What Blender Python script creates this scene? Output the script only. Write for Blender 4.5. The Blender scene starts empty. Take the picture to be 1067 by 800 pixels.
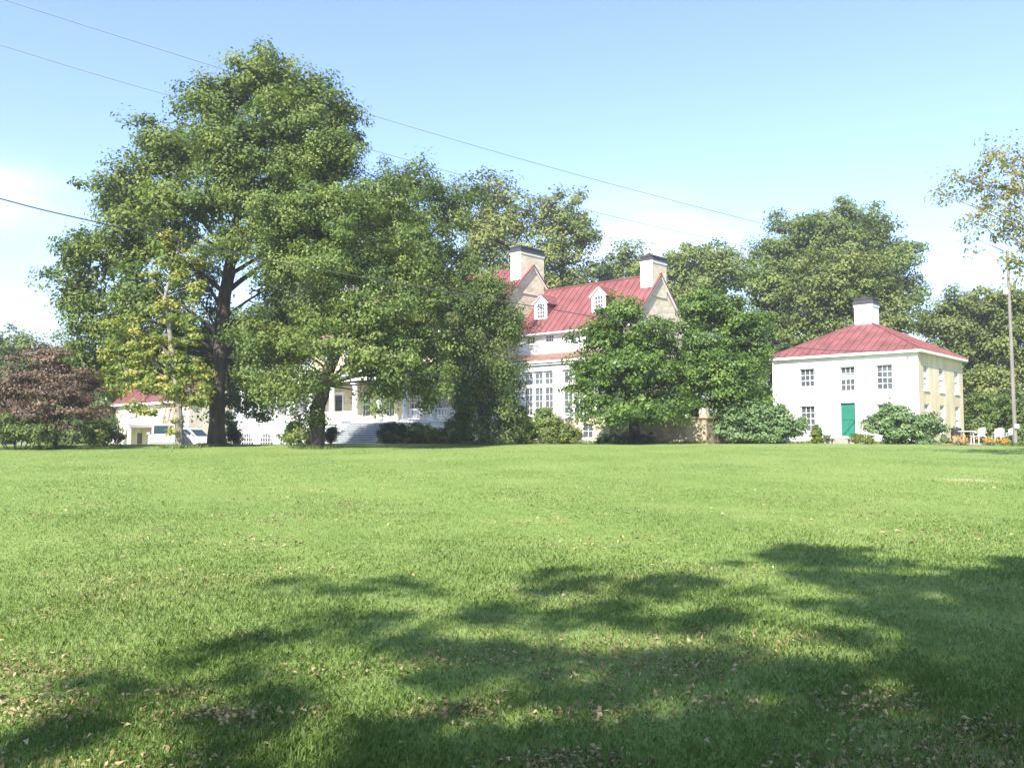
import bpy, bmesh, math, random
import numpy as np
from mathutils import Vector, Matrix

R = math.radians
scene = bpy.context.scene
COL = scene.collection

# ------------------------------------------------------------------ camera
FPX = 913.0                      # focal length in pixels of the 1067 x 800 photograph
EYE = 1.6
PITCH = R(3.5)
cam_d = bpy.data.cameras.new('camera')
cam_d.sensor_width = 36.0
cam_d.lens = 36.0 * FPX / 1067.0
cam_d.clip_start = 0.05
cam_d.clip_end = 6000
cam = bpy.data.objects.new('camera', cam_d)
COL.objects.link(cam)
cam.location = (0, 0, EYE)
cam.rotation_euler = (R(90) + PITCH, 0, 0)
scene.camera = cam

# ------------------------------------------------------------------ light
SUN_EL = R(38)
PLAN = Vector((-0.42, -0.907)).normalized()          # plan direction towards the sun
TOSUN = Vector((PLAN.x * math.cos(SUN_EL), PLAN.y * math.cos(SUN_EL), math.sin(SUN_EL)))
sun_d = bpy.data.lights.new('sun', 'SUN')
sun_d.energy = 4.8
sun_d.angle = R(0.53)
sun_d.color = (1.0, 0.955, 0.88)
sun = bpy.data.objects.new('sun', sun_d)
COL.objects.link(sun)
sun.rotation_euler = TOSUN.to_track_quat('Z', 'Y').to_euler()
sun.location = TOSUN * 200

world = bpy.data.worlds.new('World')
scene.world = world
world.use_nodes = True
wt = world.node_tree
for n in list(wt.nodes):
    wt.nodes.remove(n)
def wn(t, **k):
    n = wt.nodes.new(t)
    for a, b in k.items():
        setattr(n, a, b)
    return n
wl = wt.links.new
sky = wn('ShaderNodeTexSky', sky_type='NISHITA')
sky.sun_disc = False
sky.sun_elevation = SUN_EL
sky.sun_rotation = math.atan2(TOSUN.x, TOSUN.y)
sky.altitude = 60
sky.air_density = 1.0
sky.dust_density = 0.4
sky.ozone_density = 1.0
# thin low clouds, part of the sky: two banks near the skyline
tc = wn('ShaderNodeTexCoord')
mp = wn('ShaderNodeMapping')
mp.inputs['Scale'].default_value = (3.2, 3.2, 13)
wl(tc.outputs['Generated'], mp.inputs['Vector'])
nz = wn('ShaderNodeTexNoise')
nz.inputs['Scale'].default_value = 1.9
nz.inputs['Detail'].default_value = 7
nz.inputs['Roughness'].default_value = 0.55
wl(mp.outputs[0], nz.inputs['Vector'])
def bank(az, el, waz, wel):
    """soft mask of a cloud bank round a direction (degrees)"""
    sep = wn('ShaderNodeSeparateXYZ')
    wl(tc.outputs['Generated'], sep.inputs[0])
    a = wn('ShaderNodeMath', operation='ARCTAN2')
    wl(sep.outputs['X'], a.inputs[0]); wl(sep.outputs['Y'], a.inputs[1])
    def gauss(src, c, w):
        s = wn('ShaderNodeMath', operation='SUBTRACT'); wl(src, s.inputs[0]); s.inputs[1].default_value = c
        d = wn('ShaderNodeMath', operation='DIVIDE'); wl(s.outputs[0], d.inputs[0]); d.inputs[1].default_value = w
        p = wn('ShaderNodeMath', operation='MULTIPLY'); wl(d.outputs[0], p.inputs[0]); wl(d.outputs[0], p.inputs[1])
        m = wn('ShaderNodeMath', operation='MULTIPLY'); wl(p.outputs[0], m.inputs[0]); m.inputs[1].default_value = -1
        e = wn('ShaderNodeMath', operation='EXPONENT'); wl(m.outputs[0], e.inputs[0])
        return e.outputs[0]
    g1 = gauss(a.outputs[0], R(az), R(waz))
    g2 = gauss(sep.outputs['Z'], math.sin(R(el)), R(wel))
    m = wn('ShaderNodeMath', operation='MULTIPLY'); wl(g1, m.inputs[0]); wl(g2, m.inputs[1])
    return m.outputs[0]
masks = [bank(-33.5, 13.6, 5.0, 1.5), bank(8.5, 11.5, 6, 2.6), bank(27, 7, 9, 4)]
acc = None
for k_, m in enumerate(masks):
    if k_ == 2:
        q = wn('ShaderNodeMath', operation='MULTIPLY'); wl(m, q.inputs[0]); q.inputs[1].default_value = 0.25; m = q.outputs[0]
    if acc is None:
        acc = m
    else:
        s = wn('ShaderNodeMath', operation='ADD'); wl(acc, s.inputs[0]); wl(m, s.inputs[1]); acc = s.outputs[0]
rmp = wn('ShaderNodeMapRange')
rmp.inputs['From Min'].default_value = 0.30
rmp.inputs['From Max'].default_value = 0.62
wl(nz.outputs['Fac'], rmp.inputs['Value'])
mm = wn('ShaderNodeMath', operation='MULTIPLY', use_clamp=True)
wl(rmp.outputs[0], mm.inputs[0]); wl(acc, mm.inputs[1])
mix = wn('ShaderNodeMixRGB')
mix.inputs['Color2'].default_value = (6.2, 6.6, 7.0, 1)
tintn = wn('ShaderNodeMixRGB', blend_type='MULTIPLY')
tintn.inputs['Fac'].default_value = 1
tintn.inputs['Color2'].default_value = (0.91, 0.935, 1.10, 1)
wl(sky.outputs[0], tintn.inputs['Color1'])
wl(mm.outputs[0], mix.inputs['Fac']); wl(tintn.outputs[0], mix.inputs['Color1'])
bg = wn('ShaderNodeBackground')
bg.inputs['Strength'].default_value = 0.115
wl(mix.outputs[0], bg.inputs['Color'])
wo = wn('ShaderNodeOutputWorld')
wl(bg.outputs[0], wo.inputs['Surface'])

vs = scene.view_settings
vs.view_transform = 'Standard'
vs.look = 'None'
vs.exposure = 1.48
vs.gamma = 1.0
vs.use_curve_mapping = False
scene.cycles.max_bounces = 8
scene.cycles.diffuse_bounces = 3
scene.cycles.transmission_bounces = 4
scene.cycles.transparent_max_bounces = 8

# ------------------------------------------------------------------ helpers
def smooth(t):
    t = np.clip(t, 0, 1)
    return t * t * (3 - 2 * t)

def ground(x, y):
    """height of the terrain, works on arrays"""
    x = np.asarray(x, float); y = np.asarray(y, float)
    t = np.clip(y / 50.0, 0, 1)
    h = 1.24 * t ** 1.1
    h = h - 0.05 * smooth((y - 50) / 12)
    h = h - 1.1 * smooth((y - 48) / 26) * smooth((-x - 9) / 14)
    h = h + 0.025 * np.sin(x * 0.55 + 1.0) * np.sin(y * 0.43) * np.clip(y / 8, 0, 1) * np.clip((60 - y) / 20, 0, 1)
    return h
def gz(x, y):
    return float(ground(x, y))

def P(px, py, Y):
    """point at depth Y (metres along the view) seen at photo pixel px, py; only used to take measurements off the photograph"""
    xc = (px - 533.5) / FPX; yc = (400 - py) / FPX
    dy = math.cos(PITCH) - yc * math.sin(PITCH); dz = math.sin(PITCH) + yc * math.cos(PITCH)
    return Vector((xc / dy * Y, Y, EYE + dz / dy * Y))

def gpt(px, py):
    """ground point seen at a photo pixel"""
    lo, hi = 1.0, 60.0
    for _ in range(50):
        m = (lo + hi) / 2
        p = P(px, py, m)
        if p.z > gz(p.x, p.y): lo = m
        else: hi = m
    return P(px, py, lo)

def tag(o, label=None, cat=None, group=None, kind=None):
    if label: o['label'] = label
    if cat: o['category'] = cat
    if group: o['group'] = group
    if kind: o['kind'] = kind
    return o

def empty(name, loc, rz=0):
    o = bpy.data.objects.new(name, None)
    COL.objects.link(o)
    o.location = loc; o.rotation_euler = (0, 0, rz)
    o.empty_display_size = 0.3
    return o

class MB:
    """collects verts and faces; build() links them as one mesh object"""
    def __init__(s): s.v = []; s.f = []; s.m = []; s.mi = 0
    def face(s, pts):
        b = len(s.v); s.v += [tuple(p) for p in pts]; s.f.append(tuple(range(b, b + len(pts)))); s.m.append(s.mi)
    def box(s, x0, x1, y0, y1, z0, z1):
        b = len(s.v)
        s.v += [(x0,y0,z0),(x1,y0,z0),(x1,y1,z0),(x0,y1,z0),(x0,y0,z1),(x1,y0,z1),(x1,y1,z1),(x0,y1,z1)]
        for q in ((0,3,2,1),(4,5,6,7),(0,1,5,4),(1,2,6,5),(2,3,7,6),(3,0,4,7)):
            s.f.append(tuple(b + i for i in q)); s.m.append(s.mi)
        return s
    def bar(s, a, b, w, h=None, up=(0, 0, 1)):
        """square bar from a to b"""
        h = h or w
        a = Vector(a); b = Vector(b); d = (b - a).normalized(); u = Vector(up)
        if abs(d.dot(u)) > 0.98: u = Vector((1, 0, 0))
        sx = d.cross(u).normalized(); sz = sx.cross(d).normalized()
        o = len(s.v)
        for p in (a, b):
            for i, j in ((-1,-1),(1,-1),(1,1),(-1,1)):
                s.v.append(tuple(p + sx * (i * w / 2) + sz * (j * h / 2)))
        for q in ((0,1,2,3),(7,6,5,4),(0,4,5,1),(1,5,6,2),(2,6,7,3),(3,7,4,0)):
            s.f.append(tuple(o + i for i in q)); s.m.append(s.mi)
        return s
    def tube(s, pts, rad, n=8, caps=True, rough=0.0, rng=None):
        pts = [Vector(p) for p in pts]
        if not hasattr(rad, '__len__'): rad = [rad] * len(pts)
        o = len(s.v)
        ref = Vector((0.3, 0.9, 0.2))
        for i, p in enumerate(pts):
            d = (pts[min(i + 1, len(pts) - 1)] - pts[max(i - 1, 0)]).normalized()
            if abs(d.dot(ref)) > 0.97: r0 = Vector((1, 0, 0))
            else: r0 = ref
            a = d.cross(r0).normalized(); b = d.cross(a).normalized()
            for k in range(n):
                t = 2 * math.pi * k / n
                rr = rad[i] * (1 + (rng.uniform(-rough, rough) if rng else 0))
                s.v.append(tuple(p + (a * math.cos(t) + b * math.sin(t)) * rr))
        for i in range(len(pts) - 1):
            for k in range(n):
                k2 = (k + 1) % n
                s.f.append((o + i*n + k, o + i*n + k2, o + (i+1)*n + k2, o + (i+1)*n + k)); s.m.append(s.mi)
        if caps:
            s.f.append(tuple(o + k for k in range(n))[::-1]); s.m.append(s.mi)
            s.f.append(tuple(o + (len(pts)-1)*n + k for k in range(n))); s.m.append(s.mi)
        return s
    def prism(s, poly, axis, a, b):
        """polygon in the plane across axis ('x' or 'y'), extruded from a to b"""
        def mk(p, t): return (t, p[0], p[1]) if axis == 'x' else (p[0], t, p[1])
        o = len(s.v); n = len(poly)
        s.v += [mk(p, a) for p in poly] + [mk(p, b) for p in poly]
        s.f.append(tuple(range(o, o + n))); s.m.append(s.mi)
        s.f.append(tuple(range(o + n, o + 2*n))[::-1]); s.m.append(s.mi)
        for i in range(n):
            j = (i + 1) % n
            s.f.append((o + i, o + n + i, o + n + j, o + j)); s.m.append(s.mi)
        return s
    def build(s, name, mats, parent=None, smooth_=False, bevel=0, recalc=True):
        me = bpy.data.meshes.new(name)
        me.from_pydata(s.v, [], s.f)
        if not isinstance(mats, (list, tuple)): mats = [mats]
        for m in mats: me.materials.append(m)
        if len(mats) > 1: me.polygons.foreach_set('material_index', s.m)
        if recalc:
            bm = bmesh.new(); bm.from_mesh(me)
            bmesh.ops.recalc_face_normals(bm, faces=bm.faces)
            bm.to_mesh(me); bm.free()
        if smooth_: me.polygons.foreach_set('use_smooth', [True] * len(me.polygons))
        o = bpy.data.objects.new(name, me)
        COL.objects.link(o)
        if parent: o.parent = parent
        if bevel:
            bv = o.modifiers.new('bevel', 'BEVEL'); bv.width = bevel; bv.segments = 2; bv.limit_method = 'ANGLE'
        return o

def children(o): return [c for c in COL.objects if c.parent == o]
def copy_tree(o, parent=None):
    c = o.copy(); COL.objects.link(c)
    if parent: c.parent = parent
    for ch in list(o.children):
        copy_tree(ch, c)
    return c

# ------------------------------------------------------------------ materials
def new_mat(name):
    m = bpy.data.materials.new(name); m.use_nodes = True
    nt = m.node_tree
    b = nt.nodes['Principled BSDF']
    return m, nt, b
def ramp(nt, stops):
    r = nt.nodes.new('ShaderNodeValToRGB')
    e = r.color_ramp.elements
    while len(e) < len(stops): e.new(0.5)
    for i, (p, c) in enumerate(stops):
        e[i].position = p; e[i].color = (*c, 1)
    return r
def plain(name, c, rough=0.6, var=0.12, scale=3.0, bump=0.0, bscale=30, spec=0.4, metal=0, streak=1.0, c2=None, detail=6):
    """solid colour with worn, uneven variation"""
    m, nt, b = new_mat(name)
    t = nt.nodes.new('ShaderNodeTexCoord')
    mpn = nt.nodes.new('ShaderNodeMapping'); mpn.inputs['Scale'].default_value = (1, 1, 1 / streak)
    nt.links.new(t.outputs['Object'], mpn.inputs[0])
    n = nt.nodes.new('ShaderNodeTexNoise'); n.inputs['Scale'].default_value = scale; n.inputs['Detail'].default_value = detail
    n.inputs['Roughness'].default_value = 0.65
    nt.links.new(mpn.outputs[0], n.inputs['Vector'])
    lo = c2 or tuple(x * (1 - var) for x in c)
    r = ramp(nt, [(0.3, lo), (0.68, tuple(min(x * (1 + var * 0.5), 0.95) for x in c))])
    nt.links.new(n.outputs['Fac'], r.inputs[0]); nt.links.new(r.outputs[0], b.inputs['Base Color'])
    b.inputs['Roughness'].default_value = rough
    b.inputs['Specular IOR Level'].default_value = spec
    b.inputs['Metallic'].default_value = metal
    if bump:
        n2 = nt.nodes.new('ShaderNodeTexNoise'); n2.inputs['Scale'].default_value = bscale; n2.inputs['Detail'].default_value = 5
        nt.links.new(t.outputs['Object'], n2.inputs['Vector'])
        bp = nt.nodes.new('ShaderNodeBump'); bp.inputs['Strength'].default_value = bump; bp.inputs['Distance'].default_value = 0.05
        nt.links.new(n2.outputs['Fac'], bp.inputs['Height']); nt.links.new(bp.outputs[0], b.inputs['Normal'])
    return m
def leaf_mat(name, dark, mid, light, trans=0.35, rough=0.55):
    m, nt, b = new_mat(name)
    a = nt.nodes.new('ShaderNodeAttribute'); a.attribute_name = 'tint'
    r = ramp(nt, [(0.05, dark), (0.5, mid), (0.95, light)])
    nt.links.new(a.outputs['Fac'], r.inputs[0])
    nt.links.new(r.outputs[0], b.inputs['Base Color'])
    b.inputs['Roughness'].default_value = rough
    b.inputs['Specular IOR Level'].default_value = 0.3
    tr = nt.nodes.new('ShaderNodeBsdfTranslucent')
    br = nt.nodes.new('ShaderNodeMixRGB'); br.blend_type = 'MULTIPLY'; br.inputs['Fac'].default_value = 1
    br.inputs['Color2'].default_value = (1.25, 1.35, 0.7, 1)
    nt.links.new(r.outputs[0], br.inputs['Color1']); nt.links.new(br.outputs[0], tr.inputs['Color'])
    mx = nt.nodes.new('ShaderNodeMixShader'); mx.inputs['Fac'].default_value = trans
    nt.links.new(b.outputs[0], mx.inputs[1]); nt.links.new(tr.outputs[0], mx.inputs[2])
    nt.links.new(mx.outputs[0], nt.nodes['Material Output'].inputs['Surface'])
    return m
def stone_mat(name, c1, c2, c3, scale=2.2):
    m, nt, b = new_mat(name)
    t = nt.nodes.new('ShaderNodeTexCoord')
    mpn = nt.nodes.new('ShaderNodeMapping'); mpn.inputs['Scale'].default_value = (1, 1, 1.7)
    nt.links.new(t.outputs['Object'], mpn.inputs[0])
    v = nt.nodes.new('ShaderNodeTexVoronoi'); v.inputs['Scale'].default_value = scale
    nt.links.new(mpn.outputs[0], v.inputs['Vector'])
    r = ramp(nt, [(0.1, c1), (0.5, c2), (0.9, c3)])
    nt.links.new(v.outputs['Color'], r.inputs[0])
    n = nt.nodes.new('ShaderNodeTexNoise'); n.inputs['Scale'].default_value = 0.8; n.inputs['Detail'].default_value = 8
    nt.links.new(t.outputs['Object'], n.inputs['Vector'])
    mx = nt.nodes.new('ShaderNodeMixRGB'); mx.blend_type = 'MULTIPLY'; mx.inputs['Fac'].default_value = 0.45
    r2 = ramp(nt, [(0.3, (0.62, 0.58, 0.5)), (0.7, (1, 1, 1))])
    nt.links.new(n.outputs['Fac'], r2.inputs[0])
    nt.links.new(r.outputs[0], mx.inputs['Color1']); nt.links.new(r2.outputs[0], mx.inputs['Color2'])
    nt.links.new(mx.outputs[0], b.inputs['Base Color'])
    b.inputs['Roughness'].default_value = 0.9
    v2 = nt.nodes.new('ShaderNodeTexVoronoi'); v2.feature = 'DISTANCE_TO_EDGE'; v2.inputs['Scale'].default_value = scale
    nt.links.new(mpn.outputs[0], v2.inputs['Vector'])
    bp = nt.nodes.new('ShaderNodeBump'); bp.inputs['Strength'].default_value = 0.4; bp.inputs['Distance'].default_value = 0.04
    nt.links.new(v2.outputs['Distance'], bp.inputs['Height']); nt.links.new(bp.outputs[0], b.inputs['Normal'])
    return m

M = {}
M['white'] = plain('white_stucco', (0.80, 0.79, 0.76), 0.85, 0.10, 0.8, 0.15, 25)
M['trim'] = plain('white_trim_paint', (0.80, 0.80, 0.78), 0.5, 0.07, 2.0)
M['shade_trim'] = plain('shaded_porch_trim', (0.62, 0.66, 0.66), 0.6, 0.1, 2.0)  # white trim with the porch shade put into its grey
M['cottage'] = plain('warm_white_limewash', (0.60, 0.55, 0.44), 0.9, 0.18, 0.9, 0.2, 18, streak=2, c2=(0.50, 0.45, 0.35))
M['cream'] = plain('cream_stucco', (0.62, 0.53, 0.36), 0.9, 0.2, 0.7, 0.2, 18, streak=2.5, c2=(0.46, 0.38, 0.24))
M['ochre'] = stone_mat('ochre_stone', (0.53, 0.45, 0.31), (0.61, 0.53, 0.385), (0.69, 0.61, 0.46))
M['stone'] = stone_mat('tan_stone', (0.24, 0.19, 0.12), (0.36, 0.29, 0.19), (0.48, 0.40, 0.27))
M['roof'] = plain('red_metal_roof', (0.195, 0.072, 0.070), 0.68, 0.35, 1.1, 0.05, 12, 0.25, c2=(0.13, 0.046, 0.042), streak=3)
M['roof_brown'] = plain('weathered_copper_roof', (0.30, 0.165, 0.12), 0.6, 0.3, 1.5)
M['cap'] = plain('black_chimney_cap', (0.045, 0.045, 0.05), 0.7, 0.3, 4)
M['glass'] = plain('window_glass', (0.075, 0.085, 0.095), 0.06, 0.3, 1.2, spec=0.8)
M['curtain'] = plain('pale_curtain', (0.45, 0.46, 0.44), 0.8, 0.2, 6)
M['green_door'] = plain('green_door_paint', (0.016, 0.15, 0.10), 0.45, 0.15, 3)
M['dark_door'] = plain('dark_wood_door', (0.07, 0.06, 0.05), 0.5, 0.2, 3)
M['brass'] = plain('brass', (0.5, 0.35, 0.12), 0.3, 0.1, 3, metal=1)
M['iron'] = plain('black_iron', (0.03, 0.03, 0.032), 0.5, 0.2, 8)
M['bark'] = plain('oak_bark', (0.075, 0.063, 0.050), 0.95, 0.45, 5, 0.9, 14, 0.2, streak=4, c2=(0.03, 0.025, 0.02))
M['bark_grey'] = plain('grey_bark', (0.24, 0.215, 0.18), 0.9, 0.4, 4, 0.6, 16, 0.2, streak=3)
M['wood_pole'] = plain('weathered_pole_wood', (0.20, 0.185, 0.16), 0.9, 0.3, 5, 0.3, 30, 0.2, streak=8)
M['wood_red'] = plain('red_ladder_paint', (0.42, 0.16, 0.10), 0.6, 0.2, 5)
M['resin'] = plain('white_resin', (0.62, 0.63, 0.63), 0.4, 0.05, 4)
M['paving'] = plain('pink_brick_paving', (0.42, 0.30, 0.25), 0.9, 0.25, 9, 0.3, 40)
M['step_riser'] = plain('shaded_riser_stone', (0.16, 0.17, 0.175), 0.85, 0.3, 4)  # step stone darkened, shade on the risers put into the colour
M['step_tread'] = plain('shaded_tread_stone', (0.46, 0.49, 0.50), 0.8, 0.3, 3)  # bluish grey of the shaded steps in the colour, paler than the risers
M['gravel'] = plain('grey_gravel', (0.30, 0.28, 0.25), 0.95, 0.3, 14, 0.5, 60)
M['car_white'] = plain('white_car_paint', (0.66, 0.67, 0.68), 0.25, 0.03, 2, spec=0.6)
M['car_silver'] = plain('pale_silver_car_paint', (0.42, 0.45, 0.45), 0.3, 0.05, 2, spec=0.6)
M['car_glass'] = plain('car_glass', (0.025, 0.045, 0.045), 0.06, 0.2, 2, spec=0.5)
M['rubber'] = plain('tyre_rubber', (0.02, 0.02, 0.02), 0.8, 0.2, 6)
M['alloy'] = plain('grey_alloy', (0.45, 0.45, 0.46), 0.35, 0.1, 6, metal=0.8)
M['tail'] = plain('red_lamp_lens', (0.45, 0.02, 0.02), 0.2, 0.1, 5)
M['lamp'] = plain('clear_lamp_lens', (0.7, 0.72, 0.74), 0.15, 0.1, 5)
M['cable'] = plain('black_cable', (0.05, 0.055, 0.065), 0.6, 0.1, 5)
M['steel_cable'] = plain('grey_steel_cable', (0.22, 0.25, 0.30), 0.5, 0.1, 5)
M['ceramic'] = plain('white_ceramic', (0.75, 0.75, 0.73), 0.3, 0.05, 5)
# foliage (dark, mid, light of the leaves themselves)
L = {}
L['oak'] = leaf_mat('oak_leaves', (0.056, 0.098, 0.02), (0.115, 0.168, 0.034), (0.205, 0.245, 0.058))
L['elm'] = leaf_mat('elm_leaves', (0.066, 0.112, 0.025), (0.13, 0.188, 0.041), (0.22, 0.26, 0.066))
L['vine'] = leaf_mat('vine_leaves', (0.056, 0.1, 0.025), (0.112, 0.165, 0.039), (0.195, 0.235, 0.062))
L['yellow'] = leaf_mat('yellowing_leaves', (0.10, 0.17, 0.035), (0.22, 0.27, 0.055), (0.52, 0.43, 0.11), 0.45)
L['copper'] = leaf_mat('copper_leaves', (0.065, 0.047, 0.034), (0.13, 0.088, 0.06), (0.2, 0.135, 0.085), 0.25)
L['magnolia'] = leaf_mat('glossy_dark_leaves', (0.040, 0.080, 0.014), (0.085, 0.15, 0.024), (0.15, 0.225, 0.038), 0.3, 0.45)
L['far'] = leaf_mat('far_leaves', (0.072, 0.115, 0.028), (0.138, 0.19, 0.042), (0.215, 0.25, 0.062))
L['far2'] = leaf_mat('far_olive_leaves', (0.078, 0.112, 0.03), (0.148, 0.188, 0.044), (0.24, 0.25, 0.07))
L['shrub'] = leaf_mat('shrub_leaves', (0.075, 0.13, 0.045), (0.14, 0.215, 0.08), (0.22, 0.30, 0.13), 0.3)
L['box'] = leaf_mat('boxwood_leaves', (0.018, 0.045, 0.012), (0.035, 0.07, 0.018), (0.06, 0.10, 0.026), 0.25)
L['lime'] = leaf_mat('yellow_green_leaves', (0.08, 0.13, 0.025), (0.17, 0.22, 0.04), (0.30, 0.31, 0.06), 0.4)
L['autumn'] = leaf_mat('autumn_tree_leaves', (0.13, 0.15, 0.05), (0.24, 0.235, 0.08), (0.38, 0.33, 0.12), 0.45)
L['flower'] = leaf_mat('orange_petals', (0.55, 0.17, 0.02), (0.75, 0.28, 0.03), (0.85, 0.42, 0.05), 0.35)
L['dry'] = leaf_mat('dry_leaf_litter', (0.14, 0.105, 0.045), (0.26, 0.21, 0.095), (0.42, 0.36, 0.19), 0.15, 0.8)
L['grass'] = leaf_mat('grass_blades', (0.12, 0.185, 0.046), (0.182, 0.258, 0.07), (0.32, 0.35, 0.145), 0.4, 0.5)

# ------------------------------------------------------------------ foliage
def card_mesh(name, C, N, T, l, w, tint, mat, fold=0.15):
    """many leaf-shaped faces: centres C, normals N, long axes T, lengths l, widths w"""
    n = len(C)
    B = np.cross(N, T); B /= (np.linalg.norm(B, axis=1, keepdims=True) + 1e-9)
    T = np.cross(B, N)
    l = l[:, None]; w = w[:, None]
    v = np.empty((n, 4, 3), np.float32)
    v[:, 0] = C - T * l * 0.5
    v[:, 1] = C + B * w * 0.5 - T * l * 0.08 + N * w * fold
    v[:, 2] = C + T * l * 0.5 - N * l * fold * 0.6
    v[:, 3] = C - B * w * 0.5 - T * l * 0.08 + N * w * fold
    me = bpy.data.meshes.new(name)
    me.vertices.add(n * 4); me.loops.add(n * 4); me.polygons.add(n)
    me.vertices.foreach_set('co', v.reshape(-1))
    me.loops.foreach_set('vertex_index', np.arange(n * 4, dtype=np.int32))
    me.polygons.foreach_set('loop_start', np.arange(0, n * 4, 4, dtype=np.int32))
    me.polygons.foreach_set('loop_total', np.full(n, 4, np.int32))
    at = me.attributes.new('tint', 'FLOAT', 'FACE')
    at.data.foreach_set('value', np.clip(tint, 0, 1).astype(np.float32))
    me.materials.append(mat)
    me.update(calc_edges=True)
    return me
def unit(a): return a / (np.linalg.norm(a, axis=-1, keepdims=True) + 1e-9)

def crown_leaves(rng, lobes, puff_r, per_puff, leaf, density=1.0, flat=0.6, tint0=0.5, fill=0.35, droop=0.0, up=0.55):
    """lobes: (centre, radii). Returns leaf arrays plus the clump centres of each lobe."""
    Cs, Ns, Ts, ls, ws, ti, puffs = [], [], [], [], [], [], []
    todo = []
    for i, (c, r) in enumerate(lobes):
        puffs.append(np.zeros((0, 3)))
        c = np.array(c); r = np.array(r)
        if min(r) > puff_r * 2.0:
            # a big lobe is made of boughs, each with its own tuft of clumps, with darker hollows between
            nb = int(rng.integers(8, 12)) if min(r) > puff_r * 2.6 else 7
            dirs = unit(rng.normal(size=(nb * 3, 3)))
            sel = [dirs[0]]
            for dd in dirs[1:]:
                if len(sel) < nb and all(np.dot(dd, q) < 0.72 for q in sel): sel.append(dd)
            for dd in sel:
                kr = rng.uniform(0.42, 0.60)
                todo.append((i, c + dd * r * (1.02 - kr), r * kr * np.array([1, 1, 0.82]), float(np.clip(tint0 + rng.normal() * 0.11, 0, 1))))
            todo.append((i, c, r * 0.5, tint0))
        else:
            todo.append((i, c, r, tint0))
    base_tint = tint0
    for (li, c, r, tint0) in todo:
        c = np.array(c); r = np.maximum(np.array(r) - puff_r * 0.45, np.array(r) * 0.5)
        area = 4 * math.pi * ((r[0]*r[1])**1.6/3 + (r[0]*r[2])**1.6/3 + (r[1]*r[2])**1.6/3) ** (1/1.6)
        n = max(6, int(density * 1.25 * area / (puff_r ** 2 * 1.5)))
        d = unit(rng.normal(size=(n, 3)))
        rad = np.where(rng.random(n) < fill, rng.uniform(0.25, 0.75, n), rng.uniform(0.78, 1.08, n))
        pc = c + d * r * rad[:, None]
        # uneven outline: push some clumps out, drop others
        pc += rng.normal(size=(n, 3)) * puff_r * 0.35
        keep = rng.random(n) > 0.10
        pc = pc[keep]; d = d[keep]
        puffs[li] = np.concatenate([puffs[li], pc])
        for p, dd in zip(pc, d):
            k = max(6, int(per_puff * 1.1 * rng.uniform(0.55, 1.4)))
            pr = puff_r * rng.uniform(0.6, 1.35)
            o = unit(rng.normal(size=(k, 3))) * (rng.random(k) ** 0.45)[:, None]
            # clump stretched along its twig, flattened
            o *= pr * np.array([1, 1, flat])
            o += np.outer(rng.random(k) * 0.5, dd) * pr
            o[:, 2] -= droop * pr * rng.random(k) ** 1.5
            nn = unit(o / pr * 0.75 + dd * 0.45 + np.array([0, 0, up]) + rng.normal(size=(k, 3)) * 0.38)
            tt = unit(rng.normal(size=(k, 3)) + o / pr * 0.5 + np.array([0, 0, -0.3]))
            Cs.append(p + o); Ns.append(nn); Ts.append(tt)
            s = leaf * rng.uniform(0.65, 1.3, k)
            ls.append(s); ws.append(s * rng.uniform(0.5, 0.75, k))
            ti.append(np.clip(tint0 + rng.normal() * 0.16 + rng.normal(size=k) * 0.16, 0, 1))
    return (np.concatenate(Cs), np.concatenate(Ns), np.concatenate(Ts), np.concatenate(ls), np.concatenate(ws), np.concatenate(ti)), puffs

def bez(a, m, b, n=7):
    a, m, b = Vector(a), Vector(m), Vector(b)
    return [a * (1-t)**2 + m * 2*t*(1-t) + b * t*t for t in [i/(n-1) for i in range(n)]]

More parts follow.
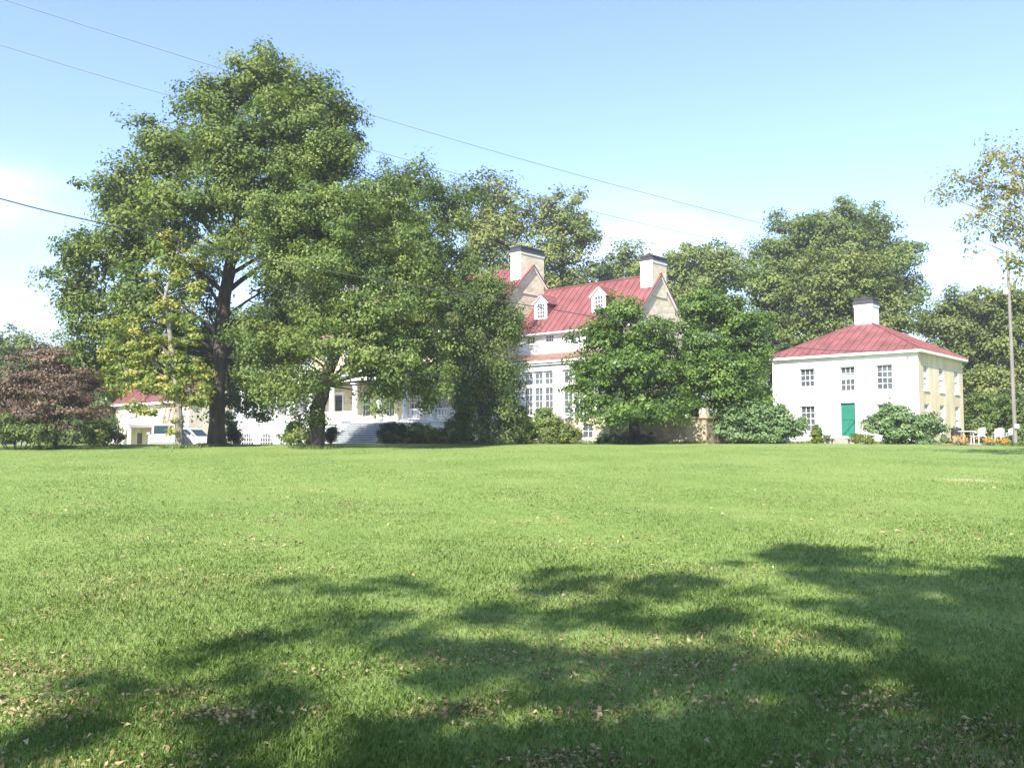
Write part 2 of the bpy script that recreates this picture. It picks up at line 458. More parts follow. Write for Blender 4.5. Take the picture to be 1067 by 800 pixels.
def tree(name, label, cat, trunk, lobes, leafm, bark='bark', puff=0.8, per=70, leaf=0.17, density=1.0, seed=1,
         group=None, limb=1.0, flat=0.6, tint=0.5, fill=0.35, twigs=5, droop=0.0, up=0.55, flare=1.28, sink=0.15, limb_every=1):
    """trunk: list of (point, radius) from the ground up; lobes: (centre, radii) in metres"""
    rng = np.random.default_rng(seed); pr = random.Random(seed)
    base = Vector(trunk[0][0])
    root = empty(name, base)
    tag(root, label, cat, group)
    mb = MB()
    pts = [Vector(p) - base for p, r in trunk]; rad = [r for p, r in trunk]
    # finer trunk with a flared foot
    fp, fr = [], []
    for i in range(len(pts) - 1):
        for k in range(4):
            t = k / 4
            q = pts[i].lerp(pts[i+1], t)
            if not (i == 0 and k == 0): q += Vector((pr.uniform(-1,1), pr.uniform(-1,1), 0)) * rad[i] * 0.12
            fp.append(q); fr.append(rad[i] * (1-t) + rad[i+1] * t)
    fp.append(pts[-1]); fr.append(rad[-1])
    fr[0] *= flare
    if len(fr) > 1: fr[1] *= 1 + (flare - 1) * 0.25
    fp[0] = fp[0] - Vector((0, 0, sink))
    mb.tube(fp, fr, 12, rough=0.08, rng=pr)
    (C, N, T, l, w, ti), puffs = crown_leaves(rng, [((Vector(c) - base), r) for c, r in lobes], puff, per, leaf, density, flat, tint, fill, droop, up)
    for li, ((c, r), pf) in enumerate(zip(lobes, puffs)):
        if li % limb_every: continue
        c = Vector(c) - base
        # limb leaves the trunk somewhat below the lobe
        hz = math.hypot(c.x, c.y)
        want = c.z - hz * 0.55 - r[2] * 0.3
        zs = [p.z for p in fp]
        j = min(range(len(fp)), key=lambda i: abs(fp[i].z - want))
        j = max(j, int(len(fp) * 0.3))
        a = fp[j]
        rr = max(0.03, min(fr[j] * 0.55, 0.045 * max(r) * limb + 0.02))
        mid = a.lerp(c, 0.55) + Vector((pr.uniform(-.3,.3), pr.uniform(-.3,.3), (c - a).length * 0.10))
        path = bez(a, mid, c, 8)
        mb.tube(path, [rr * (1 - 0.72 * i / 7) for i in range(8)], 7, rough=0.06, rng=pr)
        nt_ = min(twigs, len(pf))
        for q in rng.choice(len(pf), nt_, replace=False):
            s = path[pr.choice([4, 5, 6, 7])]
            e = Vector(pf[q])
            mb.tube(bez(s, s.lerp(e, 0.5) + Vector((0, 0, 0.15 * (e - s).length)), e, 5), [rr * 0.3, rr * 0.25, rr * 0.19, rr * 0.13, rr * 0.06], 5)
    mb.build('trunk', M[bark], root, smooth_=True, recalc=False)
    me = card_mesh('crown', C, N, T, l, w, ti, leafm)
    o = bpy.data.objects.new('crown', me); COL.objects.link(o); o.parent = root
    return root

def px_lobes(spec, Y):
    """lobes measured in photo pixels (px, py, half width, half height[, depth offset]) -> metres"""
    out = []
    for s in spec:
        dY = s[4] if len(s) > 4 else 0
        c = P(s[0], s[1], Y + dY); k = (Y + dY) / FPX
        out.append((c, (s[2] * k, (s[2] + s[3]) * 0.5 * k, s[3] * k)))
    return out
def px_trunk(spec, Y):
    """(px, py, half width px[, dY]); the first is put on the ground"""
    out = []
    for i, s in enumerate(spec):
        dY = s[3] if len(s) > 3 else 0
        p = P(s[0], s[1], Y + dY)
        if i == 0: p.z = gz(p.x, p.y)
        out.append((p, s[2] * (Y + dY) / FPX))
    return out

# ================================================================== SETTING: terrain
def lawn_mat():
    m, nt, b = new_mat('lawn_turf')
    t = nt.nodes.new('ShaderNodeTexCoord')
    def noise(scale, detail=6, rough=0.6, sy=1.0):
        mpn = nt.nodes.new('ShaderNodeMapping'); mpn.inputs['Scale'].default_value = (1, sy, 1)
        nt.links.new(t.outputs['Object'], mpn.inputs[0])
        n = nt.nodes.new('ShaderNodeTexNoise'); n.inputs['Scale'].default_value = scale; n.inputs['Detail'].default_value = detail
        n.inputs['Roughness'].default_value = rough
        nt.links.new(mpn.outputs[0], n.inputs['Vector']); return n.outputs['Fac']
    r1 = ramp(nt, [(0.25, (0.12, 0.185, 0.044)), (0.5, (0.175, 0.245, 0.062)), (0.78, (0.24, 0.285, 0.095))])
    nt.links.new(noise(0.28, 8, 0.7), r1.inputs[0])
    r2 = ramp(nt, [(0.3, (0.70, 0.72, 0.62)), (0.7, (1.22, 1.18, 1.15))])
    nt.links.new(noise(7.0, 8, 0.75), r2.inputs[0])
    mx = nt.nodes.new('ShaderNodeMixRGB'); mx.blend_type = 'MULTIPLY'; mx.inputs['Fac'].default_value = 1
    nt.links.new(r1.outputs[0], mx.inputs['Color1']); nt.links.new(r2.outputs[0], mx.inputs['Color2'])
    # dry thatch patches
    r3 = ramp(nt, [(0.55, (0, 0, 0)), (0.74, (1, 1, 1))])
    nt.links.new(noise(0.9, 9, 0.75), r3.inputs[0])
    r3.color_ramp.elements[1].color = (0.5, 0.5, 0.5, 1)
    mx2 = nt.nodes.new('ShaderNodeMixRGB'); mx2.inputs['Color2'].default_value = (0.29, 0.25, 0.13, 1)
    nt.links.new(r3.outputs[0], mx2.inputs['Fac']); nt.links.new(mx.outputs[0], mx2.inputs['Color1'])
    # one worn pale patch on the right
    wp = gpt(1005, 500)
    vm = nt.nodes.new('ShaderNodeVectorMath'); vm.operation = 'SUBTRACT'; vm.inputs[1].default_value = (wp.x, wp.y, 0)
    nt.links.new(t.outputs['Object'], vm.inputs[0])
    vs_ = nt.nodes.new('ShaderNodeVectorMath'); vs_.operation = 'MULTIPLY'; vs_.inputs[1].default_value = (1/1.1, 1/0.9, 0)
    nt.links.new(vm.outputs[0], vs_.inputs[0])
    ln = nt.nodes.new('ShaderNodeVectorMath'); ln.operation = 'LENGTH'; nt.links.new(vs_.outputs[0], ln.inputs[0])
    ad = nt.nodes.new('ShaderNodeMath'); ad.operation = 'MULTIPLY_ADD'; ad.inputs[1].default_value = 1.6; ad.inputs[2].default_value = -0.8
    nt.links.new(noise(2.5, 6, 0.7), ad.inputs[0])
    sm = nt.nodes.new('ShaderNodeMath'); sm.operation = 'ADD'; nt.links.new(ln.outputs['Value'], sm.inputs[0]); nt.links.new(ad.outputs[0], sm.inputs[1])
    mr = nt.nodes.new('ShaderNodeMapRange'); mr.inputs['From Min'].default_value = 0.9; mr.inputs['From Max'].default_value = 0.35
    mr.inputs['To Min'].default_value = 0; mr.inputs['To Max'].default_value = 0.8
    nt.links.new(sm.outputs[0], mr.inputs['Value'])
    mx3 = nt.nodes.new('ShaderNodeMixRGB'); mx3.inputs['Color2'].default_value = (0.42, 0.37, 0.21, 1)
    nt.links.new(mr.outputs[0], mx3.inputs['Fac']); nt.links.new(mx2.outputs[0], mx3.inputs['Color1'])
    nt.links.new(mx3.outputs[0], b.inputs['Base Color'])
    b.inputs['Roughness'].default_value = 0.9
    b.inputs['Specular IOR Level'].default_value = 0.15
    bp = nt.nodes.new('ShaderNodeBump'); bp.inputs['Strength'].default_value = 0.35; bp.inputs['Distance'].default_value = 0.04
    nt.links.new(noise(22, 8, 0.8), bp.inputs['Height']); nt.links.new(bp.outputs[0], b.inputs['Normal'])
    return m

def make_ground():
    xs = np.concatenate([[-2500, -1200, -600, -300, -150, -90], np.arange(-60, 60.1, 1.0), [90, 150, 300, 600, 1200, 2500]])
    ys = np.concatenate([[-2500, -1000, -400, -150, -70], np.arange(-40, 130.1, 1.0), [160, 220, 350, 600, 1200, 2500]])
    X, Y = np.meshgrid(xs, ys)
    Z = ground(X, Y)
    v = np.stack([X, Y, Z], -1).reshape(-1, 3)
    nx, ny = len(xs), len(ys)
    f = [(j*nx+i, j*nx+i+1, (j+1)*nx+i+1, (j+1)*nx+i) for j in range(ny-1) for i in range(nx-1)]
    me = bpy.data.meshes.new('lawn'); me.from_pydata(v.tolist(), [], f)
    me.polygons.foreach_set('use_smooth', [True] * len(f))
    me.materials.append(lawn_mat())
    o = bpy.data.objects.new('lawn', me); COL.objects.link(o)
    tag(o, 'wide mown green lawn rising gently to the houses', 'lawn', kind='structure')
make_ground()

def sheet(name, pts, lift, mat, label, cat):
    """a thin surface following the terrain inside a polygon fan"""
    c = sum((Vector(p) for p in pts), Vector((0, 0))) / len(pts)
    mb = MB(); n = 6
    rings = []
    for k in range(n + 1):
        rings.append([c.lerp(Vector(p), k / n) for p in pts])
    for k in range(n):
        for i in range(len(pts)):
            j = (i + 1) % len(pts)
            q = [rings[k][i], rings[k+1][i], rings[k+1][j], rings[k][j]]
            if k == 0: q = [rings[0][0], rings[1][i], rings[1][j]]
            mb.face([(p.x, p.y, gz(p.x, p.y) + lift) for p in q])
    o = mb.build(name, mat)
    return tag(o, label, cat, kind='structure')

# ================================================================== BUILDINGS
ROT = R(-42)
def wall(mb, axis, at, a0, a1, z0, z1, opens=(), t=0.3, inward=1):
    """wall in the plane axis=at, running a0..a1, z0..z1, with rectangular openings (a0,a1,z0,z1); reveals run inward"""
    As = sorted(set([a0, a1] + [v for o in opens for v in o[:2]])); Zs = sorted(set([z0, z1] + [v for o in opens for v in o[2:]]))
    def pt(a, z, d):
        return (at + d * inward, a, z) if axis == 'x' else (a, at + d * inward, z)
    for i in range(len(As) - 1):
        for j in range(len(Zs) - 1):
            ca, cz = (As[i] + As[i+1]) / 2, (Zs[j] + Zs[j+1]) / 2
            if any(o[0] < ca < o[1] and o[2] < cz < o[3] for o in opens): continue
            mb.face([pt(As[i], Zs[j], 0), pt(As[i+1], Zs[j], 0), pt(As[i+1], Zs[j+1], 0), pt(As[i], Zs[j+1], 0)])
    for (p, q, r, s) in opens:
        mb.face([pt(p, r, 0), pt(p, s, 0), pt(p, s, t), pt(p, r, t)])
        mb.face([pt(q, r, 0), pt(q, r, t), pt(q, s, t), pt(q, s, 0)])
        mb.face([pt(p, s, 0), pt(q, s, 0), pt(q, s, t), pt(p, s, t)])
        mb.face([pt(p, r, 0), pt(p, r, t), pt(q, r, t), pt(q, r, 0)])

def window(parent, axis, at, o, cols, rows, inward=1, depth=0.12, glass='glass', sill=True, meet=None, lintel=False, frame='trim', fw=0.06, mw=0.028, curtain=None):
    """sash window in an opening o=(a0,a1,z0,z1): frame and glazing bars as the window, its pane and sill below it"""
    a0, a1, z0, z1 = o
    def bx(mb, p, q, r, s, d0, d1):
        d0, d1 = sorted((at + d0 * inward, at + d1 * inward))
        if axis == 'x': mb.box(d0, d1, p, q, r, s)
        else: mb.box(p, q, d0, d1, r, s)
    e = 0.003
    mb = MB()
    bx(mb, a0+e, a0+fw, z0+e, z1-e, depth-0.05, depth+0.06); bx(mb, a1-fw, a1-e, z0+e, z1-e, depth-0.05, depth+0.06)
    bx(mb, a0+fw, a1-fw, z1-fw, z1-e, depth-0.047, depth+0.06); bx(mb, a0+fw, a1-fw, z0+e, z0+fw, depth-0.047, depth+0.06)
    iw, ih = (a1 - a0 - 2*fw), (z1 - z0 - 2*fw)
    for i in range(1, cols):
        a = a0 + fw + iw * i / cols
        bx(mb, a - mw/2, a + mw/2, z0+fw, z1-fw, depth, depth+0.03)
    for j in range(1, rows):
        z = z0 + fw + ih * j / rows
        k = mw if not (meet and j == meet) else mw * 2.0
        bx(mb, a0+fw, a1-fw, z - k/2, z + k/2, depth-0.006 - (0.02 if meet and j == meet else 0), depth+0.024)
    w = mb.build('window', M[frame], parent)
    g = MB(); bx(g, a0+fw*0.6, a1-fw*0.6, z0+fw*0.6, z1-fw*0.6, depth+0.033, depth+0.045)
    g.build('pane', M[glass], w)
    if curtain:
        c = MB()
        # a pale blind behind the upper or lower sash, just inside the glass line
        za, zb = curtain
        bx(c, a0+fw, a1-fw, z0 + (z1-z0)*za, z0 + (z1-z0)*zb, depth+0.026, depth+0.0325)
        c.build('blind', M['curtain'], w)
    if sill:
        s = MB(); bx(s, a0-0.08, a1+0.08, z0-0.09, z0-0.002, -0.07, depth)
        s.build('sill', M[frame], w)
    if lintel:
        s = MB(); bx(s, a0-0.09, a1+0.09, z1+0.004, z1+0.1, -0.035, 0.05)
        s.build('lintel', M[frame], w)
    return w

def seam_slope(mb, a, b, c, d, step=0.55, h=0.05, thick=0.09):
    """roof slope quad a,b (eave left,right) c,d (top right,left) with standing seams running up it"""
    a, b, c, d = map(Vector, (a, b, c, d))
    n = (b - a).cross(d - a).normalized()
    if n.z < 0: n = -n
    tri = (c - d).length < 1e-3
    up = [a, b, c] if tri else [a, b, c, d]
    lo = [p - n * thick for p in up]
    mb.face(up); mb.face(lo[::-1])
    for i in range(len(up)):
        j = (i + 1) % len(up)
        mb.face([up[i], lo[i], lo[j], up[j]])
    # seams perpendicular to the eave
    e = (b - a); Lg = e.length; e.normalize()
    s = n.cross(e).normalized()
    if s.z < 0: s = -s
    k = step * 0.5
    def top_at(x):
        # height along s where a vertical seam at x leaves the quad
        best = None
        poly = up
        for i in range(1, len(poly)):
            p, q = poly[i], poly[(i + 1) % len(poly)]
            xa, xb = (p - a).dot(e), (q - a).dot(e)
            ya, yb = (p - a).dot(s), (q - a).dot(s)
            if abs(xa - xb) < 1e-6: continue
            if min(xa, xb) - 1e-6 <= x <= max(xa, xb) + 1e-6:
                y = ya + (yb - ya) * (x - xa) / (xb - xa)
                if best is None or y > best: best = y
        return best
    while k < Lg:
        y = top_at(k)
        if y and y > 0.1:
            p = a + e * k
            mb.bar(p + n * h * 0.5, p + s * (y - 0.02) + n * h * 0.5, 0.035, h, up=tuple(n))
        k += step

def chimney(parent, x0, x1, y0, y1, z0, z1, capz, body_mats, stepped=True, name='chimney'):
    """front (x-) and end faces may differ in finish; black corbelled cap"""
    mb = MB()
    mb.mi = 0
    mb.face([(x0,y0,z0),(x1,y0,z0),(x1,y0,z1),(x0,y0,z1)])        # front
    mb.face([(x0,y0,z0),(x0,y0,z1),(x0,y1,z1),(x0,y1,z0)])        # left
    mb.face([(x0,y1,z0),(x0,y1,z1),(x1,y1,z1),(x1,y1,z0)])
    mb.mi = 1
    mb.face([(x1,y0,z0),(x1,y1,z0),(x1,y1,z1),(x1,y0,z1)])        # right end
    mb.mi = 0
    mb.face([(x0,y0,z1),(x1,y0,z1),(x1,y1,z1),(x0,y1,z1)])
    ch = mb.build(name, body_mats, parent)
    c = MB()
    c.box(x0-0.05, x1+0.05, y0-0.05, y1+0.05, z1-0.10, z1+0.06)
    c.build('band', M['trim'], ch)
    c = MB()
    h = capz - z1 - 0.06
    c.box(x0-0.09, x1+0.09, y0-0.09, y1+0.09, z1+0.062, z1+0.06+h*0.45)
    c.box(x0-0.02, x1+0.02, y0-0.02, y1+0.02, z1+0.06+h*0.45, capz-0.08)
    c.box(x0-0.06, x1+0.06, y0-0.06, y1+0.06, capz-0.08, capz)
    n = max(2, int((y1 - y0) / 0.6))
    for i in range(n):
        yc = y0 + (i + 0.5) * (y1 - y0) / n
        c.box((x0+x1)/2-0.15, (x0+x1)/2+0.15, yc-0.15, yc+0.15, capz, capz+0.14)
    c.build('cap', M['cap'], ch)
    return ch

def railing(parent, x0, x1, y, z0, h=0.85, step=0.16, axis='x', at=None):
    mb = MB()
    def bar(p, q, r, s, z0, z1): mb.box(p, q, r, s, z0, z1)
    if axis == 'x':
        mb.box(x0, x1, y-0.035, y+0.035, z0+h-0.06, z0+h); mb.box(x0, x1, y-0.03, y+0.03, z0+0.10, z0+0.16)
        n = int((x1 - x0) / step)
        for i in range(n):
            a = x0 + (i + 0.5) * (x1 - x0) / n
            mb.box(a-0.02, a+0.02, y-0.02, y+0.02, z0+0.16, z0+h-0.06)
    return mb.build('railing', M['trim'], parent)

def column(parent, x, y, z0, z1, r=0.24):
    mb = MB()
    n = 9
    pts = [(x, y, z0 + 0.2 + (z1 - z0 - 0.45) * i / n) for i in range(n + 1)]
    mb.tube(pts, [r * (1 - 0.16 * (i / n) ** 1.6) for i in range(n + 1)], 16)
    mb.box(x-r*1.25, x+r*1.25, y-r*1.25, y+r*1.25, z0, z0+0.12)
    mb.tube([(x, y, z0+0.12), (x, y, z0+0.21)], r*1.15, 16)
    mb.tube([(x, y, z1-0.26), (x, y, z1-0.14)], [r*0.88, r*1.15], 16)
    mb.box(x-r*1.2, x+r*1.2, y-r*1.2, y+r*1.2, z1-0.14, z1-0.003)
    return mb.build('column', M['trim'], parent)

# ------------------------------------------------------------------ main house
def main_house():
    H = empty('main_house', (8.1, 58.0, 0), ROT)
    tag(H, 'large white manor with red metal roofs, stone gable chimneys and columned porch', 'house')
    ZB = 0.2
    FL = 2.85
    # --- east wing: upper storey with frieze windows, sunroom below
    fz = [(x - 0.42, x + 0.42, 8.42, 9.02) for x in (-9.1, -7.3, -5.45, -3.6, -1.75)]
    w = MB()
    w.mi = 0
    wall(w, 'y', 0.0, -10.3, 0.0, ZB, 9.5, fz)
    w.mi = 1
    wall(w, 'x', 0.0, 0.0, 6.4, ZB, 9.5, [(1.0, 1.9, 3.6, 5.4), (4.4, 5.3, 3.6, 5.4), (2.0, 2.6, 8.6, 9.4), (3.8, 4.4, 8.6, 9.4)], inward=-1)
    w.face([(0.0, 0.0, 9.5), (0.0, 6.4, 9.5), (0.0, 3.2, 12.75)])
    w.mi = 0
    wall(w, 'y', 6.4, -10.3, 0.0, ZB, 9.5, inward=-1)
    w.build('east_wing_wall', [M['white'], M['ochre']], H)
    for o in fz: window(H, 'y', 0.0, o, 3, 2)
    for o in [(1.0, 1.9, 3.6, 5.4), (4.4, 5.3, 3.6, 5.4)]: window(H, 'x', 0.0, o, 3, 4, inward=-1, meet=2)
    for o in [(2.0, 2.6, 8.6, 9.4), (3.8, 4.4, 8.6, 9.4)]: window(H, 'x', 0.0, o, 2, 2, inward=-1)
    r = MB()
    oh = 0.45
    sl = (12.8 - 9.5) / 3.2
    seam_slope(r, (-10.32, -oh, 9.62 - oh*sl), (0.22, -oh, 9.62 - oh*sl), (0.22, 3.2, 12.92), (-10.32, 3.2, 12.92))
    seam_slope(r, (-10.32, 6.4+oh, 9.62 - oh*sl), (0.22, 6.4+oh, 9.62 - oh*sl), (0.22, 3.2, 12.92), (-10.32, 3.2, 12.92))
    r.tube([(-10.3, 3.2, 12.95), (0.22, 3.2, 12.95)], 0.07, 6)
    r.build('east_wing_roof', M['roof'], H)
    # cornice and barge boards
    c = MB()
    c.box(-10.28, 0.05, -0.28, -0.002, 9.12, 9.30)
    c.box(-10.28, 0.1, -0.46, -0.28, 9.02, 9.12)
    c.box(-10.28, 0.04, -0.12, -0.002, 8.98, 9.12)
    for s in (-1, 1):
        y1 = 3.2 + s * (3.2 + oh)
        c.bar((0.13, y1, 9.62 - oh*sl - 0.15), (0.13, 3.2, 12.92 - 0.15), 0.12, 0.12)
    c.build('east_wing_cornice', M['trim'], H)
    # chimney on the end gable: stone on its end, white on its sides
    chimney(H, -0.9, 0.06, 2.25, 4.05, 11.3, 13.75, 14.15, [M['white'], M['ochre']])
    # dormers
    for dx in (-8.7, -3.4):
        d = MB(); yf = 0.72; hw = 0.62; z0 = 9.62 + (yf) * sl - 0.05; zt = z0 + 1.25; zp = zt + 0.6
        wall(d, 'y', yf, dx-hw, dx+hw, z0-0.1, zt, [(dx-0.4, dx+0.4, z0+0.05, zt-0.05)], t=0.2)
        d.face([(dx-hw, yf, zt), (dx+hw, yf, zt), (dx, yf, zp)])
        d.build('dormer', M['trim'], H)
        do = H.children[-1] if False else None
        ck = MB()
        for s in (-1, 1):
            ck.face([(dx+s*hw, yf, z0-0.1), (dx+s*hw, yf, zt), (dx+s*hw, yf + (zt - z0) / sl + 0.3, zt), (dx+s*hw, yf+0.2, z0-0.1)])
        for s in (-1, 1):
            e = hw + 0.14
            ze = zt - 0.14 * 0.6 / hw
            back = (zp - z0) / sl + yf + 0.3
            seam_slope(ck, (dx + s*e, yf-0.14, ze), (dx + s*e, yf + 1.5, ze), (dx, back, zp+0.03), (dx, yf-0.14, zp+0.03), 0.5, 0.03, 0.06)
        ck.build('dormer_roof', M['roof'], H)
        window(H, 'y', yf, (dx-0.4, dx+0.4, z0+0.05, zt-0.05), 3, 4, meet=2, depth=0.05)
        t = MB()
        for s in (-1, 1):
            t.bar((dx + s*(hw+0.12), yf-0.10, zt - 0.15), (dx, yf-0.10, zp - 0.05), 0.06, 0.12)
        t.build('dormer_trim', M['trim'], H)
    # --- sunroom bay in front of the wing
    yb = -2.6
    pil = [-11.0 + 0.0, -7.84, -4.38, -0.92]
    wo_ = []
    groups = []
    for a, b in ((-10.0, -8.2), (-7.46, -4.76), (-4.0, -1.3)):
        n = 3 if b - a > 2 else 2
        for k in range(n):
            p = a + (b - a) * k / n + 0.05; q = a + (b - a) * (k + 1) / n - 0.05
            wo_.append((p, q, 3.15, 5.05)); wo_.append((p, q, 5.2, 6.05))
    s = MB()
    s.mi = 0
    wall(s, 'y', yb, -10.3, 0.0, FL, 6.5, wo_)
    wall(s, 'x', 0.0, yb, -0.003, FL, 6.5, [(-2.0, -0.7, 3.15, 5.05)], inward=-1)
    s.build('sunroom_wall', M['white'], H)
    for o in wo_: window(H, 'y', yb, o, 2, 4 if o[3] < 5.1 else 2, sill=False, depth=0.1)
    window(H, 'x', 0.0, (-2.0, -0.7, 3.15, 5.05), 3, 4, inward=-1)
    bb = MB(); bo = [(-2.35, -1.45, 1.55, 2.5), (-6.4, -5.5, 1.55, 2.5)]
    wall(bb, 'y', yb-0.06, -10.3, 0.06, ZB, FL-0.004, bo)
    wall(bb, 'x', 0.06, yb-0.06, 0.0, ZB, FL-0.004, inward=-1)
    bb.face([(-10.3, yb-0.06, FL-0.004), (0.06, yb-0.06, FL-0.004), (0.06, 0, FL-0.004), (-10.3, 0, FL-0.004)])
    bb.build('sunroom_base', M['ochre'], H)
    for o in bo: window(H, 'y', yb-0.06, o, 2, 2)
    for x in (-10.1, -7.84, -4.38, -0.55):
        pl = MB()
        pl.box(x-0.30, x+0.30, yb-0.10, yb-0.003, FL, 6.0)
        pl.box(x-0.36, x+0.36, yb-0.14, yb-0.003, 6.0, 6.14)
        pl.box(x-0.36, x+0.36, yb-0.14, yb-0.003, FL, FL+0.2)
        pl.build('pilaster', M['trim'], H)
    en = MB()
    en.box(-10.3, 0.12, yb-0.12, yb-0.002, 6.142, 6.55)
    en.box(-10.3, 0.22, yb-0.30, yb+0.1, 6.552, 6.68)
    en.box(-10.3, 0.30, yb-0.42, yb+0.1, 6.682, 6.82)
    en.build('sunroom_cornice', M['trim'], H)
    sr = MB()
    seam_slope(sr, (-10.3, yb-0.42, 6.92), (0.3, yb-0.42, 6.92), (0.3, -0.003, 7.65), (-10.3, -0.003, 7.65), 0.6, 0.03, 0.08)
    sr.build('sunroom_roof', M['roof_brown'], H)
    # --- central block
    x0, x1, y0, y1 = -32.3, -10.3, -2.6, 5.8
    ym, ze, zr = 1.6, 10.6, 14.6
    cw = MB(); op = []
    for x in np.arange(x0 + 1.8, x1 - 0.5, 3.05):
        op.append((x-0.55, x+0.55, 7.6, 9.5))
    gf = []
    door = (-29.2, -28.0, FL, 5.2)
    for x in np.arange(x0 + 1.3, x1 - 0.8, 3.05):
        if abs(x + 28.6) > 1.6: gf.append((x-0.55, x+0.55, 3.3, 5.4))
    cw.mi = 0
    wall(cw, 'y', y0, x0, x1, FL+0.02, ze, op + gf + [door])
    wall(cw, 'y', y1, x0, x1, ZB, ze, inward=-1)
    cw.mi = 1
    wall(cw, 'x', x1, y0, y1, ZB, ze, inward=-1); cw.face([(x1, y0, ze), (x1, y1, ze), (x1, ym, zr)])
    wall(cw, 'x', x0, y0, y1, ZB, ze); cw.face([(x0, y0, ze), (x0, y1, ze), (x0, ym, zr)])
    cw.build('central_wall', [M['cream'], M['ochre']], H)
    for o in op + gf: window(H, 'y', y0, o, 3, 4, meet=2)
    dm = MB()
    dm.box(door[0]+0.01, door[1]-0.01, y0+0.12, y0+0.18, FL+0.01, 4.7)
    for z in (FL+0.25, FL+1.05):
        for q in (0, 1):
            a = door[0] + 0.14 + q * 0.5
            dm.box(a, a+0.42, y0+0.095, y0+0.12, z, z+0.65)
    dd = dm.build('door', M['dark_door'], H)
    k = MB(); k.tube([(door[1]-0.14, y0+0.12, FL+1.0), (door[1]-0.14, y0+0.03, FL+1.0)], [0.02, 0.035], 8); k.build('handle', M['brass'], dd)
    k = MB(); k.box(door[0]-0.16, door[0]-0.002, y0-0.07, y0-0.002, FL+0.02, 5.3); k.box(door[1]+0.002, door[1]+0.16, y0-0.07, y0-0.002, FL+0.02, 5.3); k.box(door[0]-0.22, door[1]+0.22, y0-0.1, y0-0.002, 5.302, 5.5); k.build('door_surround', M['trim'], dd)
    k = MB(); k.box(door[0]+0.01, door[1]-0.01, y0+0.1, y0+0.14, 4.75, 5.19); k.build('fanlight', M['glass'], dd)
    cr = MB(); sl2 = (zr - ze) / (ym - y0); oh2 = 0.45
    seam_slope(cr, (x0-0.3, y0-oh2, ze+0.12-oh2*sl2), (x1+0.25, y0-oh2, ze+0.12-oh2*sl2), (x1+0.25, ym, zr+0.12), (x0-0.3, ym, zr+0.12))
    seam_slope(cr, (x0-0.3, y1+oh2, ze+0.12-oh2*sl2), (x1+0.25, y1+oh2, ze+0.12-oh2*sl2), (x1+0.25, ym, zr+0.12), (x0-0.3, ym, zr+0.12))
    cr.build('central_roof', M['roof'], H)
    c = MB()
    c.box(x0, x1, y0-0.35, y0-0.002, ze-0.40, ze-0.20)
    for s in (-1, 1):
        y2 = ym + s * (ym - y0 + oh2)
        c.bar((x1+0.14, y2, ze+0.12-oh2*sl2-0.15), (x1+0.14, ym, zr-0.03), 0.12, 0.12)
        c.bar((x0-0.2, y2, ze+0.12-oh2*sl2-0.2), (x0-0.2, ym, zr-0.08), 0.16, 0.24)
    c.build('central_cornice', M['trim'], H)
    chimney(H, x1-0.95, x1+0.06, 0.25, 2.95, 12.4, 15.5, 16.0, [M['white'], M['ochre']])
    chimney(H, x0-0.06, x0+0.95, 0.25, 2.95, 12.4, 15.5, 16.0, [M['white'], M['ochre']])
    # --- porch
    yp = y0 - 3.0
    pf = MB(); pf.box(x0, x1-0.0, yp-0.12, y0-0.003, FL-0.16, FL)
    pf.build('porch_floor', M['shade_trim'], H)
    ps = MB(); ps.box(x0+0.05, x1-0.05, yp+0.02, yp+0.3, ZB, FL-0.163)
    ps.box(x1-0.35, x1-0.05, yp+0.302, y0-0.07, ZB, FL-0.163)
    ps.build('porch_base', M['white'], H)
    cols = [x1 - 0.35 - 3.02 * i for i in range(8)]
    for x in cols: column(H, x, yp+0.22, FL, 5.95)
    e = MB(); e.box(x0, x1, yp, yp+0.44, 5.953, 6.5); e.box(x1-0.44, x1, yp+0.443, y0-0.003, 5.953, 6.5)
    e.box(x0-0.2, x1+0.2, yp-0.22, yp+0.5, 6.503, 6.66); e.box(x0-0.3, x1+0.3, yp-0.34, yp+0.55, 6.663, 6.82)
    e.build('porch_entablature', M['trim'], H)
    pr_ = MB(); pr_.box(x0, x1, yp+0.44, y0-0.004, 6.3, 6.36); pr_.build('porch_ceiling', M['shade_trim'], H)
    rr = MB(); seam_slope(rr, (x0-0.3, yp-0.34, 6.92), (x1+0.3, yp-0.34, 6.92), (x1+0.3, y0-0.003, 7.35), (x0-0.3, y0-0.003, 7.35), 0.6, 0.03, 0.08)
    rr.build('porch_roof', M['roof_brown'], H)
    stair = (3, 4)
    for i in range(7):
        if i in (2, 3): continue
        a, b = cols[i+1] + 0.3, cols[i] - 0.3
        railing(H, a, b, yp+0.22, FL)
    # steps between the 4th and 5th column
    a, b = cols[4] + 0.1, cols[2] - 0.1
    st = MB(); td = MB(); n = 10; tr = 0.26
    for i in range(n):
        zt = FL - (i + 1) * 0.168
        ya = yp - 0.13 - i * tr
        st.box(a, b, ya - tr, ya - 0.001, ZB + 0.2, zt)
        td.box(a - 0.02, b + 0.02, ya - tr - 0.045, ya - 0.004, zt + 0.001, zt + 0.045)
    so = st.build('steps', M['step_riser'], H)
    td.build('treads', M['step_tread'], so)
